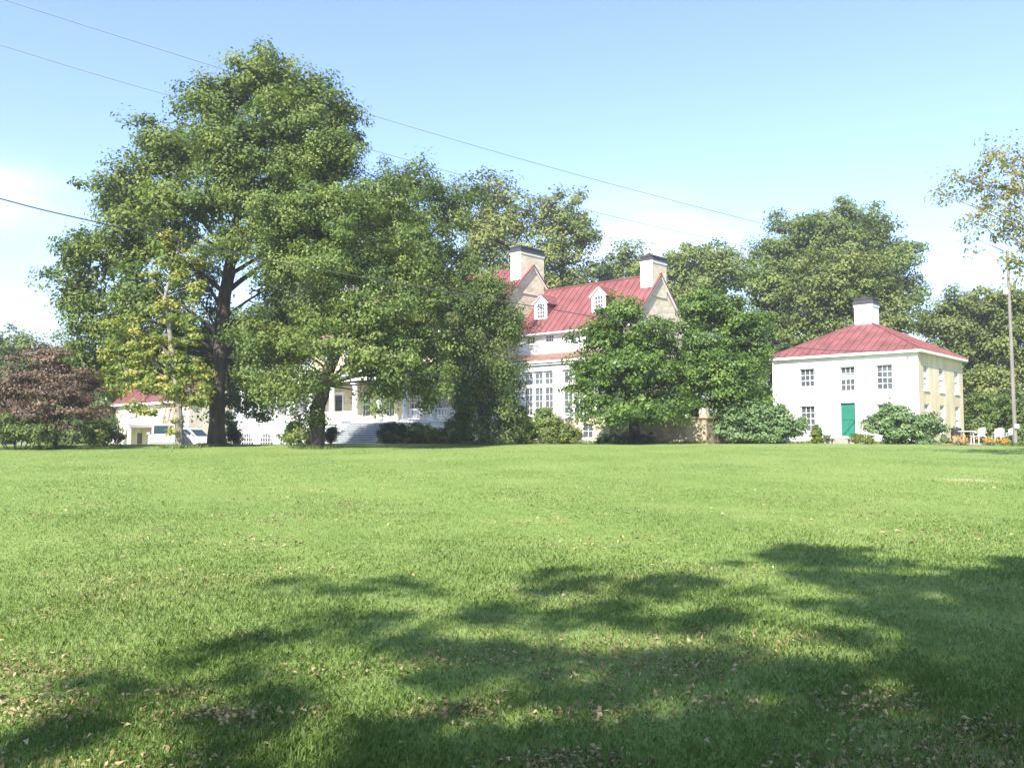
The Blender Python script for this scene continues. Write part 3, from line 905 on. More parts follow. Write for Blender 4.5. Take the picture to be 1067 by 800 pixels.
    for xx in (a - 0.42,):
        ck = MB()
        ck.box(xx, xx + 0.39, yp - 0.13 - 4*tr, yp - 0.125, ZB + 0.2, FL - 0.02)
        ck.box(xx - 0.04, xx + 0.43, yp - 0.17 - 4*tr, yp - 0.124, FL - 0.018, FL + 0.07)
        ck.box(xx, xx + 0.39, yp - 0.135 - 10*tr, yp - 0.133 - 4*tr, ZB + 0.2, FL - 1.0)
        ck.box(xx - 0.04, xx + 0.43, yp - 0.17 - 10*tr, yp - 0.175 - 4*tr, FL - 0.998, FL - 0.9)
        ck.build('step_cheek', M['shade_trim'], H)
    # --- west wing with an arcaded base and a railed gallery
    wx0, wx1 = -44.5, -32.3
    ww = MB()
    wop = [(x-0.45, x+0.45, 7.3, 8.7) for x in (-42.6, -39.8, -37.0, -34.2)]
    wlo = [(x-0.5, x+0.5, 3.1, 5.1) for x in (-42.6, -39.8, -37.0, -34.2)]
    wall(ww, 'y', 0.0, wx0, wx1, ZB-0.5, 9.5, wop + wlo); wall(ww, 'x', wx0, 0.0, 6.4, ZB-0.5, 9.5); wall(ww, 'y', 6.4, wx0, wx1, ZB-0.5, 9.5, inward=-1)
    ww.face([(wx0, 0, 9.5), (wx0, 6.4, 9.5), (wx0, 3.2, 12.75)])
    ww.build('west_wing_wall', M['white'], H)
    for o in wop + wlo: window(H, 'y', 0.0, o, 3, 4, meet=2)
    r = MB()
    seam_slope(r, (wx0-0.25, -oh, 9.62-oh*sl), (wx1, -oh, 9.62-oh*sl), (wx1, 3.2, 12.92), (wx0-0.25, 3.2, 12.92))
    seam_slope(r, (wx0-0.25, 6.4+oh, 9.62-oh*sl), (wx1, 6.4+oh, 9.62-oh*sl), (wx1, 3.2, 12.92), (wx0-0.25, 3.2, 12.92))
    r.build('west_wing_roof', M['roof'], H)
    c = MB(); c.box(wx0-0.05, wx1, -0.3, -0.002, 9.1, 9.3); c.box(wx0-0.1, wx1, -0.46, -0.3, 9.0, 9.12); c.build('west_wing_cornice', M['trim'], H)
    ab = MB()
    wall(ab, 'y', yb, wx0, wx1-0.02, ZB-0.6, 2.55); wall(ab, 'x', wx0, yb, -0.003, ZB-0.6, 2.55)
    ab.face([(wx0, yb, 2.55), (wx1-0.02, yb, 2.55), (wx1-0.02, -0.003, 2.55), (wx0, -0.003, 2.55)])
    ab.box(wx0-0.08, wx1-0.02, yb-0.10, yb-0.002, 2.40, 2.56)
    ab.build('arcade_base', M['white'], H)
    for x in (-42.9, -39.6, -36.3, -33.6):
        hw = 1.05 if x > -43 else 0.9
        zc = 1.2; n = 14
        arc = [(x + hw * math.cos(math.pi * i / n), zc + hw * 0.8 * math.sin(math.pi * i / n)) for i in range(n + 1)]
        g = MB(); g.prism([(x + hw, 0.2)] + arc + [(x - hw, 0.2)], 'y', yb - 0.02, yb - 0.012)
        fr = MB()
        for i in range(n): fr.bar((arc[i][0], yb-0.03, arc[i][1]), (arc[i+1][0], yb-0.03, arc[i+1][1]), 0.08, 0.1)
        for i in range(1, 5):
            xx = x - hw + 2 * hw * i / 5; hh = zc + 0.8 * math.sqrt(max(hw*hw - (xx-x)**2, 0))
            fr.box(xx-0.025, xx+0.025, yb-0.04, yb-0.021, 0.2, hh)
        for z in (0.75, 1.2, 1.6): 
            q = hw if z <= zc else math.sqrt(max(hw*hw - ((z-zc)/0.8)**2, 0))
            fr.box(x-q, x+q, yb-0.038, yb-0.0215, z-0.02, z+0.02)
        wdw = fr.build('window', M['trim'], H); tag(wdw, 'arched white window at ground level')
        g.build('pane', M['glass'], wdw)
    for x in np.linspace(wx0 + 0.2, wx1 - 0.4, 5):
        column(H, x, yb+0.25, 2.56, 5.9, 0.2)
    xs = np.linspace(wx0 + 0.2, wx1 - 0.4, 5)
    for i in range(4): railing(H, xs[i] + 0.24, xs[i+1] - 0.24, yb+0.25, 2.56)
    e = MB(); e.box(wx0, wx1-0.02, yb, yb+0.45, 5.903, 6.5); e.box(wx0-0.2, wx1-0.02, yb-0.3, yb+0.5, 6.503, 6.75); e.build('gallery_entablature', M['trim'], H)
    rr = MB(); seam_slope(rr, (wx0-0.2, yb-0.35, 6.85), (wx1-0.02, yb-0.35, 6.85), (wx1-0.02, -0.003, 7.2), (wx0-0.2, -0.003, 7.2), 0.6, 0.03, 0.08); rr.build('gallery_roof', M['roof_brown'], H)
    return H
main_house()

def terrace():
    t = empty('terrace', (8.1, 58.0, 0), ROT)
    tag(t, 'raised tan stone terrace at the right end of the manor, shaded by the dark tree', 'terrace')
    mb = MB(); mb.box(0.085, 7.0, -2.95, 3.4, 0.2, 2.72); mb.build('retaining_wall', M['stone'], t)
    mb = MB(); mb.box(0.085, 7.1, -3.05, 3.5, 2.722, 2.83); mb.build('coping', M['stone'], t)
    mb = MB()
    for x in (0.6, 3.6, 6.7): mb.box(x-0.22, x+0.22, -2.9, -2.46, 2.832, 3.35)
    mb.build('pier', M['ochre'], t)
terrace()

# ------------------------------------------------------------------ hipped white outbuilding
def outbuilding():
    B = empty('outbuilding', (25.1, 54.0, 0), ROT)
    tag(B, 'square two storey white house with red hipped roof, green door and central chimney', 'house')
    W = 9.55; ZB = 0.6; ze = 6.95; za = 9.75
    fo = [(-7.12-0.52, -7.12+0.52, 4.6, 6.22), (-4.4-0.5, -4.4+0.5, 4.6, 6.22), (-2.06-0.52, -2.06+0.52, 4.6, 6.22),
          (-7.12-0.52, -7.12+0.52, 2.0, 3.72), (-2.06-0.52, -2.06+0.52, 2.0, 3.72)]
    door = (-4.9, -3.92, 1.68, 3.86)
    ro = [(y-0.5, y+0.5, 4.6, 6.2) for y in (1.5, 4.7, 8.1)] + [(y-0.5, y+0.5, 1.9, 3.72) for y in (1.5, 4.7, 8.1)]
    w = MB(); w.mi = 0
    wall(w, 'y', 0, -W, 0, ZB, ze, fo + [door])
    wall(w, 'x', -W, 0, W, ZB, ze); wall(w, 'y', W, -W, 0, ZB, ze, inward=-1)
    w.mi = 1
    wall(w, 'x', 0, 0, W, ZB, ze, ro, inward=-1)
    w.build('wall', [M['white'], M['cream']], B)
    for i, o in enumerate(fo): window(B, 'y', 0, o, 3, 4, meet=2, lintel=True, curtain={0: (0.06, 0.28), 1: (0.5, 0.68)}.get(i), depth=0.16)
    for o in ro: window(B, 'x', 0, o, 3, 4, inward=-1, meet=2, depth=0.1)
    d = MB(); d.box(door[0]+0.02, door[1]-0.02, 0.14, 0.20, door[2]+0.02, door[3]-0.02)
    for zz, hh in ((1.85, 0.75), (2.75, 0.95)):
        for q in (0, 1):
            a = door[0] + 0.12 + q * 0.40
            d.box(a, a + 0.34, 0.115, 0.142, zz, zz + hh)
    dd = d.build('door', M['green_door'], B)
    k = MB(); k.tube([(door[1]-0.12, 0.14, 2.7), (door[1]-0.12, 0.06, 2.7)], [0.018, 0.032], 8); k.build('handle', M['brass'], dd)
    k = MB(); k.box(door[0]-0.06, door[0]-0.002, -0.02, 0.1, door[2], door[3]+0.06); k.box(door[1]+0.002, door[1]+0.06, -0.02, 0.1, door[2], door[3]+0.06); k.box(door[0]-0.002, door[1]+0.002, -0.018, 0.1, door[3]+0.002, door[3]+0.058); k.build('door_frame', M['trim'], dd)
    s = MB(); s.box(-5.3, -3.5, -0.55, -0.003, 0.9, 1.64); s.box(-5.6, -3.2, -1.0, -0.553, 0.9, 1.42); s.build('doorstep', M['gravel'], B)
    oh = 0.32
    zo = ze + 0.10
    r = MB(); c = (-W/2, W/2, za)
    A = [(-W-oh, -oh, zo), (oh, -oh, zo), (oh, W+oh, zo), (-W-oh, W+oh, zo)]
    for i in range(4):
        seam_slope(r, A[i], A[(i+1) % 4], c, c, 0.52, 0.045, 0.06)
    for p in A: r.tube([Vector(p) + Vector((0,0,0.03)), Vector(c) + Vector((0,0,0.03))], 0.05, 6)
    r.build('roof', M['roof'], B)
    e = MB()
    e.box(-W-oh+0.02, oh-0.02, -oh-0.005, -oh+0.05, zo-0.17, zo-0.02); e.box(-W-oh+0.02, oh-0.02, W+oh-0.05, W+oh, zo-0.17, zo-0.02)
    e.box(oh-0.05, oh+0.005, -oh+0.051, W+oh-0.051, zo-0.17, zo-0.02); e.box(-W-oh, -W-oh+0.05, -oh+0.051, W+oh-0.051, zo-0.17, zo-0.02)
    # soffit strips
    e.box(-W-oh+0.05, oh-0.05, -oh+0.05, -0.003, zo-0.15, zo-0.12); e.box(0.003, oh-0.05, 0.0, W+oh-0.06, zo-0.15, zo-0.12)
    e.build('eaves', M['trim'], B)
    # gutter downpipe at the left corner
    dp = MB(); dp.tube([(-W+0.12, -0.34, ze-0.1), (-W+0.12, -0.08, ze-0.5), (-W+0.12, -0.08, 1.2)], 0.045, 8); dp.build('downpipe', M['trim'], B)
    chimney(B, -W/2-0.62, -W/2+0.62, W/2-0.62, W/2+0.62, 8.9, 10.75, 11.25, [M['white'], M['white']])
    # cable bracket near the front right corner
    k = MB(); k.tube([(-0.45, -oh-0.02, ze-0.06), (-0.45, -oh-0.16, ze-0.02)], [0.05, 0.08], 8); k.build('insulator', M['ceramic'], B)
    return B
outbuilding()

# ------------------------------------------------------------------ low cottage, far left
def cottage():
    p = P(120, 430, 79)
    K = empty('cottage', (p.x, p.y, 0), ROT)
    tag(K, 'long low white cottage with a red roof and small porch behind the yellowing tree', 'house')
    Lx, D = 13.4, 4.0; ZB = -0.6; ze = 4.75; zr = 6.7
    op = [(11.7, 12.9, 2.0, 3.4), (8.7, 9.7, 2.0, 3.4)]
    w = MB()
    wall(w, 'y', 0, 0, Lx, ZB, ze, op)
    wall(w, 'x', 0, 0, D, ZB, ze); wall(w, 'x', Lx, 0, D, ZB, ze, inward=-1); wall(w, 'y', D, 0, Lx, ZB, ze, inward=-1)
    for x in (0, Lx): w.face([(x, 0, ze), (x, D, ze), (x, D/2, zr)])
    w.build('wall', M['cottage'], K)
    for o in op: window(K, 'y', 0, o, 3, 2)
    r = MB(); sl = (zr - ze) / (D/2)
    seam_slope(r, (-0.3, -0.4, ze+0.1-0.4*sl), (Lx+0.3, -0.4, ze+0.1-0.4*sl), (Lx+0.3, D/2, zr+0.1), (-0.3, D/2, zr+0.1))
    seam_slope(r, (-0.3, D+0.4, ze+0.1-0.4*sl), (Lx+0.3, D+0.4, ze+0.1-0.4*sl), (Lx+0.3, D/2, zr+0.1), (-0.3, D/2, zr+0.1))
    r.build('roof', M['roof'], K)
    e = MB(); e.box(-0.3, Lx+0.3, -0.42, -0.34, ze-0.38, ze-0.2); e.build('eaves', M['trim'], K)
    # porch: pale yellow shelter with white posts and a flat roof
    pc = MB(); pc.box(2.6, 7.6, -2.2, -0.003, 2.45, 2.65); pc.box(2.5, 7.7, -2.3, -0.003, 2.652, 2.72); pc.build('porch_roof', M['trim'], K)
    pw = MB(); pw.box(2.8, 7.4, -0.06, -0.004, -0.3, 2.447); pw.build('porch_back', M['cream'], K)
    for x in (2.8, 4.6, 5.3, 7.4):
        q = MB(); q.box(x-0.11, x+0.11, -2.15, -1.93, -0.5, 2.447); q.build('post', M['trim'], K)
    d = MB(); d.box(4.7, 5.5, -0.11, -0.063, -0.2, 2.0); d.build('door', M['dark_door'], K)
    return K, p
K, kp = cottage()

# ================================================================== TREES
Y = 47
tree('oak_tree', 'tallest broad oak with a thick dark trunk, rising above everything at left', 'tree',
     px_trunk([(226, 463, 8.5), (227, 410, 7.6), (229, 360, 7.4), (232, 325, 7), (243, 250, 5), (256, 170, 3.4), (268, 110, 2)], Y),
     px_lobes([(277,80,46,44), (226,112,46,42,1), (322,108,46,44,1), (355,140,34,40,2), (300,130,50,45,-3), (172,158,46,44), (250,165,60,52,-3),
               (132,206,44,44), (195,215,52,46,-3), (150,250,50,44,-1), (94,266,42,42), (80,312,34,36), (150,310,46,38,-2), (112,345,46,38), (90,375,36,32,1),
               (310,195,55,52,1), (280,225,45,40,-2), (330,250,50,45,3), (200,280,34,28,4), (300,255,40,30,3), (160,370,46,36,1), (255,390,36,26,4), (300,355,40,36,4), (188,340,26,28,5),
               (195,400,26,22,5), (212,380,24,26,5), (206,308,24,20,4), (288,298,26,18,4), (215,345,18,20,6), (265,350,30,24,6), (290,330,34,22,5), (245,335,20,14,6), (240,420,24,20,6), (275,415,30,22,6)], Y),
     L['oak'], puff=0.8, per=84, leaf=0.2, seed=3, density=1.0, limb=1.1, fill=0.35)
Y = 43.5
tree('elm_tree', 'leaning olive green tree with drooping boughs in front of the porch steps', 'tree',
     px_trunk([(328, 465, 8.5), (331, 425, 7.5), (340, 395, 6.5), (352, 360, 5.5), (350, 310, 4.5), (346, 250, 3.2), (350, 190, 2)], Y),
     px_lobes([(305,172,40,34), (345,162,40,34), (258,205,40,36), (300,220,50,40,-2), (350,215,52,44,-2), (398,212,44,44,1), (240,252,30,30), (300,270,46,38,-1),
               (355,275,54,42,-3), (408,268,44,42,-1), (385,325,50,38,-3), (330,325,42,32,-1), (430,308,38,36,-1), (295,360,40,34), (272,380,28,26,-1), (258,345,24,24),
               (308,402,40,32,-1), (355,358,46,26,-3), (395,358,42,32,-3), (432,352,32,32,-1), (312,440,20,20), (400,392,30,24,-2), (440,388,26,26,-1), (462,372,24,30), (415,372,30,24,-3),
               (452,412,12,14), (385,412,14,12), (320,436,14,18), (398,402,20,26,-2), (448,402,18,24,-1), (330,385,20,22,-2)], Y),
     L['elm'], bark='bark', puff=0.62, per=84, leaf=0.15, seed=5, density=0.95, limb=0.75, flat=0.5, droop=0.6, tint=0.5, twigs=7)
Y = 55
tree('dark_tree', 'round topped dark green tree standing behind the olive tree, left of the stone chimney', 'tree',
     px_trunk([(486, 462, 6), (480, 400, 5), (460, 330, 4.5), (445, 250, 3)], Y),
     px_lobes([(432,198,40,32), (470,215,34,36), (405,225,38,40), (445,255,48,40,-2), (480,262,28,36), (412,290,42,40,-1), (455,310,42,36,-1), (490,305,22,30), (430,345,36,28), (470,350,26,24)], Y),
     L['oak'], puff=0.9, per=74, leaf=0.2, seed=8, tint=0.42, fill=0.3)
Y = 49
tree('vine_covered_tree', 'vine covered tree with foliage hanging to the ground, right of the dark boxwood hedge', 'tree',
     px_trunk([(506, 463, 5), (505, 400, 4.5), (508, 330, 4), (512, 280, 2)], Y),
     px_lobes([(515,300,26,26), (500,325,34,32), (528,335,24,34), (500,370,34,34), (522,388,26,36), (492,412,28,30), (520,425,27,30), (497,445,26,18), (526,448,22,14), (474,360,26,30), (478,330,22,26)], Y),
     L['vine'], puff=0.6, per=74, leaf=0.15, seed=9, density=1.05, flat=0.8, droop=0.5, tint=0.5)
Y = 43.8
tree('yellowing_tree', 'slender pale trunked tree with yellowing autumn leaves left of the oak', 'tree',
     px_trunk([(187, 463, 4.2), (187, 430, 3.6), (183, 390, 2.8), (176, 340, 2.5), (172, 310, 1.9), (184, 265, 1.0), (190, 235, 0.6)], Y),
     px_lobes([(190,243,17,14), (172,262,17,14), (205,268,15,14), (186,290,18,12), (160,292,14,10), (207,300,12,12), (125,345,18,16), (138,362,18,15), (115,370,12,14), (150,395,20,12),
               (130,385,18,12), (175,402,26,12), (200,350,14,18), (203,385,20,15), (160,428,18,5), (200,418,16,10), (140,422,16,6), (168,360,16,14), (187,442,9,10), (180,325,18,16), (150,345,16,16), (120,400,18,14), (152,375,16,16), (200,320,12,14), (185,375,18,14), (165,400,20,14), (208,410,14,14), (178,272,16,14)], Y),
     L['yellow'], bark='bark_grey', puff=0.4, per=34, leaf=0.18, seed=12, density=0.95, flat=0.5, limb=0.6, fill=0.45, tint=0.5, twigs=6)
Y = 43.5
tree('copper_tree', 'low spreading tree with copper brown leaves at the far left edge of the lawn', 'tree',
     px_trunk([(58, 462, 2.2), (57, 440, 2), (56, 415, 1.8), (56, 385, 1.2)], Y),
     px_lobes([(52,376,30,14), (28,392,34,15), (80,395,28,14), (50,410,40,15,-2), (15,415,32,16), (95,412,20,10), (30,432,34,10,-1), (78,430,30,11,-2), (0,435,26,12), (106,424,12,7), (-25,415,28,18), (60,395,30,12,3)], Y),
     L['copper'], puff=0.55, per=72, leaf=0.14, seed=14, density=1.5, flat=0.28, limb=0.9, up=0.8)
Y = 51.5
tree('magnolia_tree', 'rounded glossy dark green tree in front of the sunroom windows', 'tree',
     px_trunk([(662, 462, 6), (660, 435, 5.5), (655, 405, 5), (650, 370, 4), (645, 330, 2)], Y),
     px_lobes([(640,328,30,24), (625,352,32,26), (662,350,34,28,-1), (690,355,20,22), (612,385,24,22), (650,385,40,28,-2), (685,385,26,26,-1), (622,412,30,18,-1), (660,415,40,18,-2), (695,410,22,18), (640,372,30,24,2), (700,425,16,10), (640,430,40,10,-3), (675,430,36,10,-2.5), (705,420,26,14,-2)], Y),
     L['magnolia'], puff=0.62, per=74, leaf=0.19, seed=16, density=1.0, flat=0.55, fill=0.3)
Y = 53.5
tree('dense_maple', 'dense bright green tree between the stone gable and the big pale shrub', 'tree',
     px_trunk([(765, 460, 5), (764, 430, 5), (758, 380, 4), (752, 330, 2)], Y),
     px_lobes([(742,322,34,26), (724,345,20,22,1), (770,342,36,28), (735,368,32,30,-1), (778,372,26,30), (712,388,24,28), (752,395,42,30,-2), (780,405,20,30), (724,418,28,18,-1), (765,425,38,20,-1), (712,372,12,16,1), (778,432,16,14)], Y),
     L['magnolia'], puff=0.62, per=84, leaf=0.19, seed=18, density=1.0, flat=0.6, fill=0.3, tint=0.58)

# trees beyond the houses
GB = 'trees standing beyond the houses'
def back(name, label, Y, trunk_px, spec, lm='far', seed=1, puff=1.25, per=74, leaf=0.36, tint=0.5, **k):
    top = min(s[1] for s in spec)
    base = 463
    t = [(trunk_px, base, 5.5), (trunk_px + 2, base - (base - top) * 0.4, 4.5), (trunk_px, top + 12, 1.5)]
    tree(name, label, 'tree', px_trunk(t, Y), px_lobes(spec, Y), L[lm], puff=puff, per=per, leaf=leaf, seed=seed, group=GB, tint=tint, twigs=3, density=1.25, **k)
back('broadleaf_tree', 'tall yellow green tree just left of the larger stone chimney, behind the roof', 92, 512,
     [(512,200,26,22), (495,222,24,28), (535,222,22,28), (512,245,36,26), (498,275,28,24), (535,278,26,24), (515,310,40,30)], 'far2', 31, tint=0.6, fill=0.2)
back('broadleaf_tree', 'tall tree with two rounded tops just right of the larger stone chimney', 92, 585,
     [(572,212,18,20), (595,225,22,24), (580,245,34,24), (608,250,14,20), (572,275,30,24), (600,280,24,24), (585,310,40,30)], 'far2', 32, tint=0.5, fill=0.2)
back('broadleaf_tree', 'small rounded tree between the two stone chimneys, low on the skyline', 98, 645,
     [(655,268,22,18), (632,282,22,18), (660,292,30,22), (620,288,16,18), (640,310,36,26)], 'far', 33)
back('broadleaf_tree', 'light green leafy tree just right of the smaller stone chimney', 95, 722,
     [(715,268,28,20), (745,268,26,18), (702,285,24,24), (735,290,36,28), (768,280,20,24), (725,325,50,34)], 'far', 34, tint=0.62)
back('broadleaf_tree', 'broad crowned tall tree with the highest top behind the hipped house', 100, 860,
     [(835,240,36,24), (880,228,36,20), (915,240,30,24), (860,255,48,30), (935,265,24,26), (905,275,46,30), (805,265,30,26), (830,285,46,30), (870,300,50,34), (940,305,28,30)], 'far', 35, tint=0.45)
back('broadleaf_tree', 'olive domed tree directly behind the hipped roof, lower than the broad one', 78, 872,
     [(865,285,40,20), (895,280,32,18), (845,305,32,24), (880,310,48,26), (915,300,28,24), (925,330,30,24), (850,345,40,30), (905,350,50,30)], 'far2', 36, puff=1.05, leaf=0.3, tint=0.42)
back('broadleaf_tree', 'green tree filling the gap between the bright maple and the hipped house', 82, 805,
     [(790,300,32,26), (815,315,28,28), (800,345,36,32), (785,375,36,32), (825,370,28,36), (805,415,46,30)], 'far', 37, puff=1.05, leaf=0.3, tint=0.45)
back('broadleaf_tree', 'hazy tree to the right of the hipped house, left of the utility pole', 84, 1005,
     [(975,335,26,24), (1005,318,30,22), (995,345,36,28), (1025,355,34,34), (985,375,36,30), (1015,395,40,34), (1000,435,46,28)], 'far2', 38, puff=1.05, leaf=0.3, tint=0.45)
back('broadleaf_tree', 'hazy tree with reddish tinged leaves behind the utility pole at the right edge', 80, 1055,
     [(1035,312,24,20), (1062,318,30,26), (1085,330,30,30), (1050,350,34,32), (1075,380,40,40), (1045,400,30,34), (1060,440,46,26), (1100,420,36,40)], 'far2', 39, puff=1.05, leaf=0.3, tint=0.5)
back('broadleaf_tree', 'bluish green tree at the extreme left skyline above the copper tree', 92, 8,
     [(5,358,26,22), (28,368,22,20), (-25,362,30,28), (10,390,40,26), (-10,425,50,30)], 'far', 40, tint=0.45)
back('broadleaf_tree', 'dark tree between the copper tree and the oak, partly hidden by both', 80, 72,
     [(62,362,20,18), (80,375,26,26), (55,395,30,26), (95,400,32,30), (75,430,44,30), (115,430,30,28)], 'far', 41, puff=1.2, leaf=0.28, tint=0.3)
back('broadleaf_tree', 'shaded tree filling the view beyond the cottage roof under the oak', 100, 190,
     [(150,370,40,30), (205,365,40,34), (250,375,40,34), (238,345,30,22), (285,345,40,28), (180,400,60,24), (265,400,40,30), (130,400,36,28)], 'far', 42, tint=0.3)
back('broadleaf_tree', 'shaded tree above the central roof of the manor behind the elm', 104, 385,
     [(330,300,44,40), (390,285,46,44), (440,290,40,40), (360,250,44,40), (420,245,40,36), (310,330,40,40)], 'far', 43, tint=0.35)

# autumn tree reaching in from the right
Y = 30
tree('autumn_tree', 'sparse autumn tree with golden leaves and bare twigs reaching in from the right edge', 'tree',
     px_trunk([(1165, 500, 9), (1162, 420, 8), (1150, 340, 7), (1135, 280, 6), (1120, 220, 4), (1110, 160, 2.5)], Y),
     px_lobes([(1000,185,24,14), (985,205,13,16), (1038,163,26,16), (1055,195,26,24), (1020,205,22,14), (1040,228,26,16), (1008,230,18,12), (1062,225,20,16), (1025,185,20,12), (1055,250,18,12), (1048,268,18,10), (1065,282,16,12), (1015,248,10,7), (1060,172,20,14), (1072,262,18,14), (1065,160,18,14), (1085,200,30,24), (1075,245,26,16),
               (1110,150,34,26), (1150,190,36,30), (1180,240,34,30), (1140,240,30,24), (1100,285,26,18), (1200,190,30,30)], Y),
     L['autumn'], bark='bark_grey', puff=0.42, per=30, leaf=0.115, seed=51, density=1.0, flat=0.6, fill=0.6, twigs=14, limb=0.65, tint=0.45)

# trees behind the viewer: their shade falls on the near lawn
OFF = Vector((-TOSUN.x / TOSUN.z, -TOSUN.y / TOSUN.z))
def shade_lobe(px, py, r, z):
    g = gpt(px, py)
    h = z - g.z
    r *= min(1.0, g.y / 8.5)
    return ((g.x - OFF.x * h, g.y - OFF.y * h, z), (r, r, r * 0.5))
blobs = [  # patches of shade on the lawn: px, py, spread x, spread y, clumps, crown height over the patch
    (840,578,45,9,26,12.5), (900,600,70,16,40,12), (1010,610,60,18,40,12), (1065,592,45,8,16,12.4), (1130,610,60,25,30,11.5), (1040,655,70,24,44,11), (930,645,60,18,30,11), (1100,700,70,30,40,10.5),
    (980,700,60,24,24,10), (700,610,40,11,16,11.5), (610,605,38,8,12,12), (560,608,22,6,6,11.5), (640,640,42,11,14,11), (740,650,36,12,14,10.5), (500,640,34,9,9,10.5), (420,612,45,8,9,11),
    (320,606,45,7,6,11.2), (380,645,45,9,9,10.5), (450,672,45,10,12,10.2), (560,690,50,12,18,9.8), (670,690,45,13,18,9.8), (480,712,36,9,8,9.4), (610,720,45,10,12,9.4), (740,700,45,14,18,9.6),
    (830,705,40,16,14,9.6), (300,668,45,9,7,10.4), (220,695,45,10,6,10), (270,735,50,12,7,9.2), (130,712,40,8,5,9.8), (90,765,55,14,9,9.0), (20,785,45,12,6,9), (210,772,45,12,6,9), (380,765,45,14,8,8.8),
    (480,775,45,14,12,8.6), (620,775,60,16,24,8.6), (740,765,55,16,20,8.8), (830,780,55,14,18,8.6), (920,760,50,16,18,8.9), (1020,770,60,18,24,8.8), (870,730,40,12,8,9.2), (1050,735,60,18,22,9.4), (640,800,120,10,16,8.4), (930,800,120,10,20,8.4), (300,800,140,8,4,8.4)]
pr_ = random.Random(21)
sl_ = []
for px, py, sx, sy, nb, z in blobs:
    for _ in range(round(nb * (0.95 if py < 600 else 0.62 if px > 780 and py < 740 else 0.52 if px > 480 else 0.40))):
        sl_.append(shade_lobe(px + pr_.gauss(0, sx * 0.62), min(py + pr_.gauss(0, sy * 0.62), 830), 0.26 * pr_.uniform(0.5, 1.2), z + pr_.uniform(-0.5, 0.5)))
extra = [((x, y, z), (r, r, r * 0.6)) for x, y, z, r in ((-6,-8,9,1.6), (-2,-10,11,2.0), (3,-9,13,2.0), (0,-12,8,2.0), (5,-13,10,2.2), (-5,-13,12,2.0), (2,-14,14,2.2), (-1,-6.5,7.5,1.0), (8,-10,11,1.8))]
tx, ty = 1.5, -11.5
tree('shade_tree', 'tall leafy tree standing behind the viewer, throwing dappled shade on the near lawn', 'tree',
     [(Vector((tx, ty, gz(tx, ty))), 0.45), (Vector((tx, ty+0.2, 4)), 0.36), (Vector((tx-0.2, ty+0.6, 8)), 0.27), (Vector((tx, ty+1, 12)), 0.14), (Vector((tx, ty+1, 14)), 0.06)],
     sl_ + extra, L['oak'], puff=0.2, per=15, leaf=0.12, seed=77, density=0.6, twigs=2, limb=0.6, fill=0.4, limb_every=6)

# ================================================================== SHRUBS AND PLANTS
def shrub(name, label, Y, spec, lm, seed, puff=0.32, per=46, leaf=0.11, stems=7, group=None, cat='shrub', **k):
    """many-stemmed bush: stems splay from the ground to each lobe"""
    rng = np.random.default_rng(seed); pr = random.Random(seed)
    lob = px_lobes(spec, Y)
    cx = sum(c.x for c, r in lob) / len(lob); cy = sum(c.y for c, r in lob) / len(lob)
    base = Vector((cx, cy, gz(cx, cy)))
    root = empty(name, base); tag(root, label, cat, group)
    mb = MB()
    for c, r in lob:
        e = Vector(c) - base
        for q in range(2):
            a = Vector((e.x * 0.35 + pr.uniform(-.1,.1), e.y * 0.35 + pr.uniform(-.1,.1), -0.05))
            t = e + Vector((pr.uniform(-.4,.4) * r[0], pr.uniform(-.4,.4) * r[1], 0))
            mb.tube(bez(a, a.lerp(t, 0.5) + Vector((0, 0, 0.1)), t, 6), [0.03, 0.026, 0.022, 0.018, 0.013, 0.007], 6)
    mb.build('stems', M['bark'], root, smooth_=True, recalc=False)
    (C, N, T, l, w, ti), _ = crown_leaves(rng, [(Vector(c) - base, r) for c, r in lob], puff, per, leaf, density=1.7, **k)
    C[:, 2] = np.maximum(C[:, 2], 0.03 + 0 * C[:, 2])
    me = card_mesh('foliage', C, N, T, l, w, ti, L[lm])
    o = bpy.data.objects.new('foliage', me); COL.objects.link(o); o.parent = root
    return root
GS = 'shrubs round the houses'
shrub('rhododendron', 'big pale green rounded shrub in front of the left half of the hipped house', 51, [(762,442,20,18), (785,432,20,16), (808,438,20,18), (826,446,14,14), (795,452,30,10)], 'shrub', 61, leaf=0.17, per=40, puff=0.36, group=GS)
shrub('rhododendron', 'pale green rounded shrub in front of the near corner of the hipped house', 50, [(918,440,16,16), (938,434,17,15), (958,440,18,14), (972,446,10,10), (940,452,28,9), (928,426,10,8)], 'shrub', 62, leaf=0.17, per=40, puff=0.36, group=GS)
shrub('boxwood', 'clipped dark boxwood mound at the right of the porch steps', 56, [(409,452,16,14), (428,451,17,14), (443,453,12,12)], 'box', 63, puff=0.22, leaf=0.08, per=60, group=GS, flat=0.9)
shrub('boxwood', 'small clipped dark boxwood ball at the left of the porch steps', 55, [(346,453,9,11)], 'box', 64, puff=0.22, leaf=0.08, per=60, group=GS, flat=0.9)
shrub('laurel', 'leafy bush at the right end of the porch, between the golden shrub and the vine', 52, [(476,446,12,14), (484,438,9,12), (470,452,10,9)], 'vine', 77, puff=0.3, leaf=0.12, group=GS, tint0=0.4)
shrub('golden_shrub', 'low yellow green shrub beside the boxwood mound', 53, [(455,455,10,8), (464,450,7,6), (470,457,7,6)], 'lime', 65, puff=0.26, leaf=0.11, group=GS)
shrub('lilac_bush', 'leggy yellow green bush in front of the left sunroom windows', 50, [(540,442,15,18), (553,448,14,14), (536,428,10,9), (545,455,16,8)], 'lime', 66, puff=0.3, leaf=0.12, group=GS, tint0=0.35)
